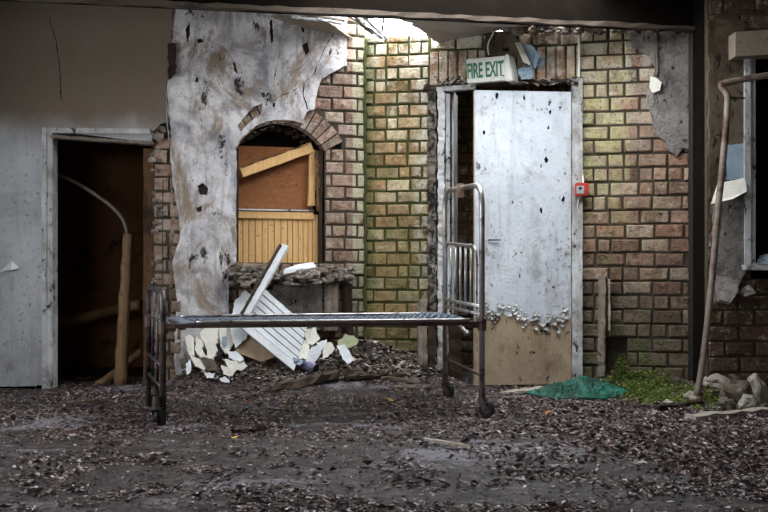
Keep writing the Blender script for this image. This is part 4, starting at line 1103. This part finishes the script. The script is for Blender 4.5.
# can
a, b = H(303, 7.02, .035), H(315.5, 6.96, .035)
can = thing('spray_can', 'lavender metal can lying on its side below the white panel', 'can', H(309, 6.99, 0))
bm = nb(); tube(bm, [a, a.lerp(b, .02), a.lerp(b, .9), b], [.028, .034, .034, .034], 18); obj('can_body', bm, 'lav', can, True)
bm = nb(); tube(bm, [b, b + (b - a).normalized() * .006, b + (b - a).normalized() * .006], [.032, .032, .02], 18); obj('can_base', bm, 'rubber', can)
bm = nb(); tube(bm, [a - (b - a).normalized() * .03, a], [.012, .022], 10); obj('nozzle', bm, 'brown_tape', can)
# floor timber and sticks
def stick(a, b, w, h, mat, label, wob=.006, cuts=10, name='timber_strip', cat='timber'):
    bm = nb(); bar(bm, a, b, w, h, cuts=cuts, wob=wob); return tag(obj(name, bm, mat), label, cat)
def G(px, py, lift=.02):    # point on the ground seen at this pixel
    Y = 833.0 / max(20, py - 270)
    for _ in range(12):
        x = (px - CX) * Y / F; Y = (CAMZ - gh(x, Y) - lift) * F / (py - HY)
    return Vector(((px - CX) * Y / F, Y, gh((px - CX) * Y / F, Y) + lift))
stick(H(270, 6.72), H(337, 6.9, .04), .08, .05, 'floor_wood', 'thick brown broken timber lying in front of the lavender can', .012)
stick(H(318, 6.92), H(362, 7.02), .05, .03, 'floor_wood', 'thinner brown timber lying behind the thick broken timber', .008)
stick(H(335, 7.0), H(420, 6.98), .03, .02, 'grey_wood', 'long thin grey strip lying on the ground below the middle of the bed', .004)
stick(H(345, 6.9), H(405, 7.05), .035, .02, 'soot_wood', 'dark strip crossing the long thin grey strip under the bed', .006)
stick(G(424, 439), G(472, 447), .018, .014, 'pale_stick', 'pale straight stick lying on the leaves in front of the bed head', .003, name='stick', cat='stick')
stick(G(232, 431), G(268, 428, .02), .02, .016, 'soot_wood', 'dark crooked stick on the floor in front of the bed', .01, name='stick', cat='stick')
stick(G(505, 393), G(545, 388), .09, .012, 'pale_stick', 'flat pale board lying on the ground beside the green netting', .004, name='flat_board', cat='board')
stick(G(690, 418), G(790, 408), .09, .03, 'rock', 'long flat stone kerb piece lying in front of the stones under the right window', .006, name='kerb_stone', cat='stone')
stick(G(700, 402), G(655, 408), .05, .02, 'soot_wood', 'dark rotten stick lying on the moss beside the foot of the bent pipe', .008, name='stick', cat='stick')
stick(H(392, 6.8), H(440, 6.95), .02, .015, 'grey_wood', 'small grey strip lying left of the far bed caster', .004)
stick(G(70, 404), G(140, 396), .025, .015, 'floor_wood', 'thin brown strip lying in front of the left doorway', .005)
# post leaning on the pier
po = thing('split_post', 'weathered split post leaning on the brick pier beside the fire door', 'post', PO.p(602, 376, .1))
bm = nb(); bar(bm, PO.p(601, 374, .12), PO.p(602.5, 276, .05), .052, .05, cuts=20, wob=.005); obj('post_shaft', bm, 'grey_wood', po)
bm = nb(); bar(bm, PO.p(609, 330, .07), PO.p(608.5, 279, .045), .014, .02, cuts=8, wob=.003); obj('splinter', bm, 'pale_stick', po)
# netting
bm = nb(); rows = []; c0 = G(576, 395, 0); NX, NY = 130, 80
for j in range(NY + 1):
    row = []
    for i in range(NX + 1):
        a, b = i / NX * 2 - 1, j / NY * 2 - 1
        k = 1 + .22 * noise.noise(Vector((math.atan2(b, a) * 1.3, 1, 2)))
        rad = math.hypot(a, b); sq = max(abs(a), abs(b)); f = (sq / rad if rad > 1e-6 else 1)
        x = c0.x + a * f * .33 * k; y = c0.y + b * f * .27 * k + .02
        e = max(0, 1 - sq ** 2)
        wv = Vector((x * 5 + 2 * noise.noise(Vector((x * 4, y * 4, 7))), y * 12, 1))
        fold = (1 - abs(noise.noise(wv)) * 2) ** 2 * .05 + (1 - abs(noise.noise(wv * 2.3)) * 2) ** 2 * .03 + noise.noise(Vector((x * 40, y * 40, 8))) * .010
        z = gh(x, y) + .012 + (e ** .6) * (.006 + fold * .9) + .03 * math.exp(-(((x - c0.x - .07) / .09) ** 2 + ((y - c0.y - .14) / .09) ** 2))
        row.append(bm.verts.new((x, y, z)))
    rows.append(row)
for j in range(NY):
    for i in range(NX): bm.faces.new((rows[j][i], rows[j][i + 1], rows[j + 1][i + 1], rows[j + 1][i]))
bmesh.ops.recalc_face_normals(bm, faces=bm.faces); bmesh.ops.solidify(bm, geom=bm.faces[:], thickness=.004)
tag(obj('green_netting', bm, 'tarp', smooth=True), 'crumpled dark green netting lying on the floor by the fire door', 'netting')
# stones by the right wall
for i, (x, y, r, mt, lab, rot) in enumerate((
    (716, 393, (.10, .08, .05), 'rock', 'pale flat stone lying just behind the foot of the bent pipe', .1),
    (738, 398, (.10, .08, .085), 'rock_dark', 'large brown stone below the right window between two pale stones', .5),
    (757, 397, (.055, .05, .11), 'rock', 'pale upright slab stone rightmost below the window', -.25),
    (748, 407, (.06, .05, .05), 'rock', 'small grey stone in front of the pale upright slab', .2),
    (690, 398, (.045, .05, .03), 'rock', 'small pale stone on the moss at the corner of the brick pier', 0),
    (727, 407, (.05, .05, .04), 'rock_dark', 'small mossy brown stone in front of the large brown stone', .3),
    (668, 404, (.04, .04, .02), 'rock', 'small white flat stone on the moss in front of the pier', 0),
    (654, 414, (.035, .03, .016), 'rock', 'tiny white chip lying at the front edge of the moss', 0))):
    g = G(x, y + r[2] * 70, 0); rock('stone', g + Vector((0, 0, r[2] * .8)), r, mt, lab, 'stone', 'stones along the right wall', seed=i + 2, rot=rot)

# ================================================================== LITTER (uncountable)
def infront(x, y, m=.03):
    def dd(pl): return (x - pl.o[0]) * pl.n[0] + (y - pl.o[1]) * pl.n[1]
    if x > 2.16: return y < 6.55
    if x > -.147: return dd(PO) > m or (.34 < x < .62 and y < 8.2)
    if x > -1.55: return dd(PW) > m
    if -2.38 < x < -1.7: return y < 8.5
    return y < 6.96
def put_leaf(V, Fc, c, s, rr, flat=.6):
    a = rr.uniform(0, 6.283); ca, sa = math.cos(a), math.sin(a); w = rr.uniform(.35, .7) * s; cu = rr.uniform(-.15, flat) * s; tx, ty = rr.uniform(-.35, .35), rr.uniform(-.35, .35)
    i0 = len(V)
    for lx, ly, lz in ((-s, 0, cu * rr.random()), (0, -w, cu), (s, 0, cu * rr.random()), (0, w, cu), (0, 0, 0)):
        x, y = lx * ca - ly * sa, lx * sa + ly * ca
        V.append((c[0] + x, c[1] + y, c[2] + lz + x * tx + y * ty + .004))
    Fc += [(i0 + 4, i0, i0 + 1), (i0 + 4, i0 + 1, i0 + 2), (i0 + 4, i0 + 2, i0 + 3), (i0 + 4, i0 + 3, i0)]
def litter(name, N_, dens, size, mat, label, cat, seed, flat=.6, y0=3.3, y1=7.75, chunk=False):
    rr = random.Random(seed); V, Fc = [], []; n = 0; tries = 0
    while n < N_ and tries < N_ * 30:
        tries += 1; y = rr.uniform(y0, y1); x = rr.uniform(-.43, .43) * y
        if not infront(x, y): continue
        if rr.random() > dens(x, y): continue
        c = (x, y, gh(x, y)); s = rr.uniform(*size) * (1.3 if rr.random() < .12 else 1)
        if chunk:
            i0 = len(V); q = [Vector((rr.uniform(-1, 1), rr.uniform(-1, 1), rr.uniform(-.1, .9))) * s for _ in range(4)]
            V += [(c[0] + p.x, c[1] + p.y, c[2] + p.z) for p in q]; Fc += [(i0, i0 + 1, i0 + 2), (i0, i0 + 3, i0 + 1), (i0 + 1, i0 + 3, i0 + 2), (i0, i0 + 2, i0 + 3)]
        else: put_leaf(V, Fc, c, s, rr, flat)
        n += 1
    me = bpy.data.meshes.new(name); me.from_pydata(V, [], Fc)
    return tag(link(name, me, mat, recentre=False), label, cat, kind='stuff')
def d_leaf(x, y):
    n = noise.fractal(Vector((x * 1.7, y * 2.2, 0)), 1, 2, 3)
    d = (n + .02) * 2.6 + .55 * sst(4.7, 5.6, y) + .7 * sst(.2, 1.6, x) * sst(3.9, 4.8, y)
    return max(.05, min(1, d)) * (.35 if mound(x, y) > .12 else 1)
litter('leaf_litter', 30000, d_leaf, (.006, .017), 'leaves', 'dark curled dead leaves carpeting the dirt floor', 'leaf litter', 3)
def d_big(x, y): return max(0, sst(.1, 1.4, x) * sst(3.9, 4.6, y) * (1 - sst(5.9, 6.6, y)) + .9 * noise.fractal(Vector((x * 2.6, y * 3.4, 9)), 1, 2, 3) - .05)
litter('fallen_leaves', 5500, d_big, (.009, .022), 'leaves', 'larger curled brown leaves heaped in drifts over the floor', 'leaf litter', 23, flat=1.0, y1=6.9)
litter('plaster_crumbs', 13000, lambda x, y: .25 + .6 * sst(5.0, 6.6, y) + (.6 if mound(x, y) > .06 else 0) + .3 * noise.noise(Vector((x * 2, y * 2, 4))), (.003, .010), 'crumbs', 'grey and white plaster crumbs scattered over the floor', 'rubble', 5, chunk=True)
litter('white_chips', 4200, lambda x, y: .15 + .85 * sst(4.6, 5.6, y) * (.6 + noise.noise(Vector((x * 2.5, y * 2.5, 14)))), (.003, .012), 'chips', 'pale paint and plaster chips strewn among the dead leaves', 'plaster chips', 35, chunk=True)
litter('rubble', 2600, lambda x, y: (1 if mound(x, y) > .07 and x < .8 else 0), (.012, .034), 'crumbs', 'broken plaster and brick rubble heaped against the back wall', 'rubble', 15, y0=6.6, chunk=True)
def d_moss(x, y):
    v = bumpg(x, y, 1.72, 6.72, .42, .42, 1.1) + bumpg(x, y, 2.1, 6.2, .55, .35, .75) + .5 * noise.noise(Vector((x * 5, y * 5, 0)))
    return max(0, v - .35)
litter('moss', 12000, d_moss, (.004, .012), 'moss', 'bright green moss growing over the ground along the brick pier', 'moss', 6, flat=1.2, y0=5.9, y1=7.4)
# fern like tuft on top of the moss by the post
rr = random.Random(66); V, Fc = [], []
for i in range(900):
    t = rr.random(); px = 606 + 30 * (1 - t) * rr.random() + rr.uniform(-3, 3) + (-8 + 16 * t); py = 392 - 34 * t + rr.uniform(-3, 5)
    c = P(px + 8, py, 6.95 - .15 * (1 - t)); put_leaf(V, Fc, c, rr.uniform(.006, .016), rr, 1.3)
me = bpy.data.meshes.new('moss_clump'); me.from_pydata(V, [], Fc); tag(link('moss_clump', me, 'moss', recentre=False), 'tall bright moss clump climbing the broken bricks behind the green netting', 'moss', kind='stuff')
# single coloured leaves that stand out
for i, (x, y, mt, lab) in enumerate(((247, 403, 'orange_leaf', 'orange leaf lying under the bed left of its middle'), (391, 400, 'yellow_leaf', 'yellow leaf lying under the right part of the bed'), (235, 438, 'yellow_leaf', 'yellowish leaf lying beside the dark crooked stick'),
        (249, 497, 'orange_leaf', 'orange leaf lying on the bare floor nearest the viewer'), (548, 414, 'orange_leaf', 'reddish leaf lying in front of the green netting'), (692, 419, 'orange_leaf', 'orange leaf lying in front of the foot of the bent pipe'),
        (284, 403, 'yellow_leaf', 'yellow leaf lying under the middle of the bed'), (441, 421, 'orange_leaf', 'orange leaf lying left of the near bed caster'))):
    g = G(x, y, .012); V, Fc = [], []; put_leaf(V, Fc, g, .03, random.Random(i + 1), .5)
    me = bpy.data.meshes.new('leaf'); me.from_pydata(V, [], Fc); tag(link('leaf', me, mt), lab, 'leaf', 'coloured leaves on the floor')

# ================================================================== LIGHT
w = bpy.data.worlds.new('overcast'); sc.world = w; w.use_nodes = True
bg = w.node_tree.nodes['Background']; bg.inputs[0].default_value = (.93, .965, 1.0, 1); bg.inputs[1].default_value = 11.8
def portal(name, loc, rot, sx, sy):
    l = bpy.data.lights.new(name, 'AREA'); l.shape = 'RECTANGLE'; l.size = sx; l.size_y = sy; l.cycles.is_portal = True
    o = bpy.data.objects.new(name, l); COL.objects.link(o); o.location = loc; o.rotation_euler = rot
portal('roof_hole_portal', ((HX0 + HX1) / 2, (HY0 + HY1) / 2, CZ + .3), (0, 0, 0), 2.6, 3.0)
portal('side_fill_portal', (-3.4, (OPL[0] + OPL[1]) / 2, (OPL[2] + OPL[3]) / 2), (0, -math.pi / 2, 0), 1.2, 2.8)  # this and the next serve the added fill openings
portal('rear_fill_portal', ((OPR[0] + OPR[1]) / 2, -2.6, (OPR[2] + OPR[3]) / 2), (math.pi / 2, 0, 0), 1.6, .85)
# ================================================================== CAMERA
cd = bpy.data.cameras.new('camera'); co = bpy.data.objects.new('camera', cd); COL.objects.link(co)
cd.sensor_width = 36; cd.lens = 36 * F / 768; cd.shift_y = 14 / 768; cd.clip_start = .05
co.location = (0, 0, CAMZ); co.rotation_euler = (math.pi / 2, 0, 0); sc.camera = co
sc.view_settings.view_transform = 'Standard'; sc.view_settings.look = 'None'; sc.view_settings.gamma = 1; sc.view_settings.use_curve_mapping = False
sc.view_settings.exposure = 0.25
sc.cycles.max_bounces = 6; sc.cycles.diffuse_bounces = 4
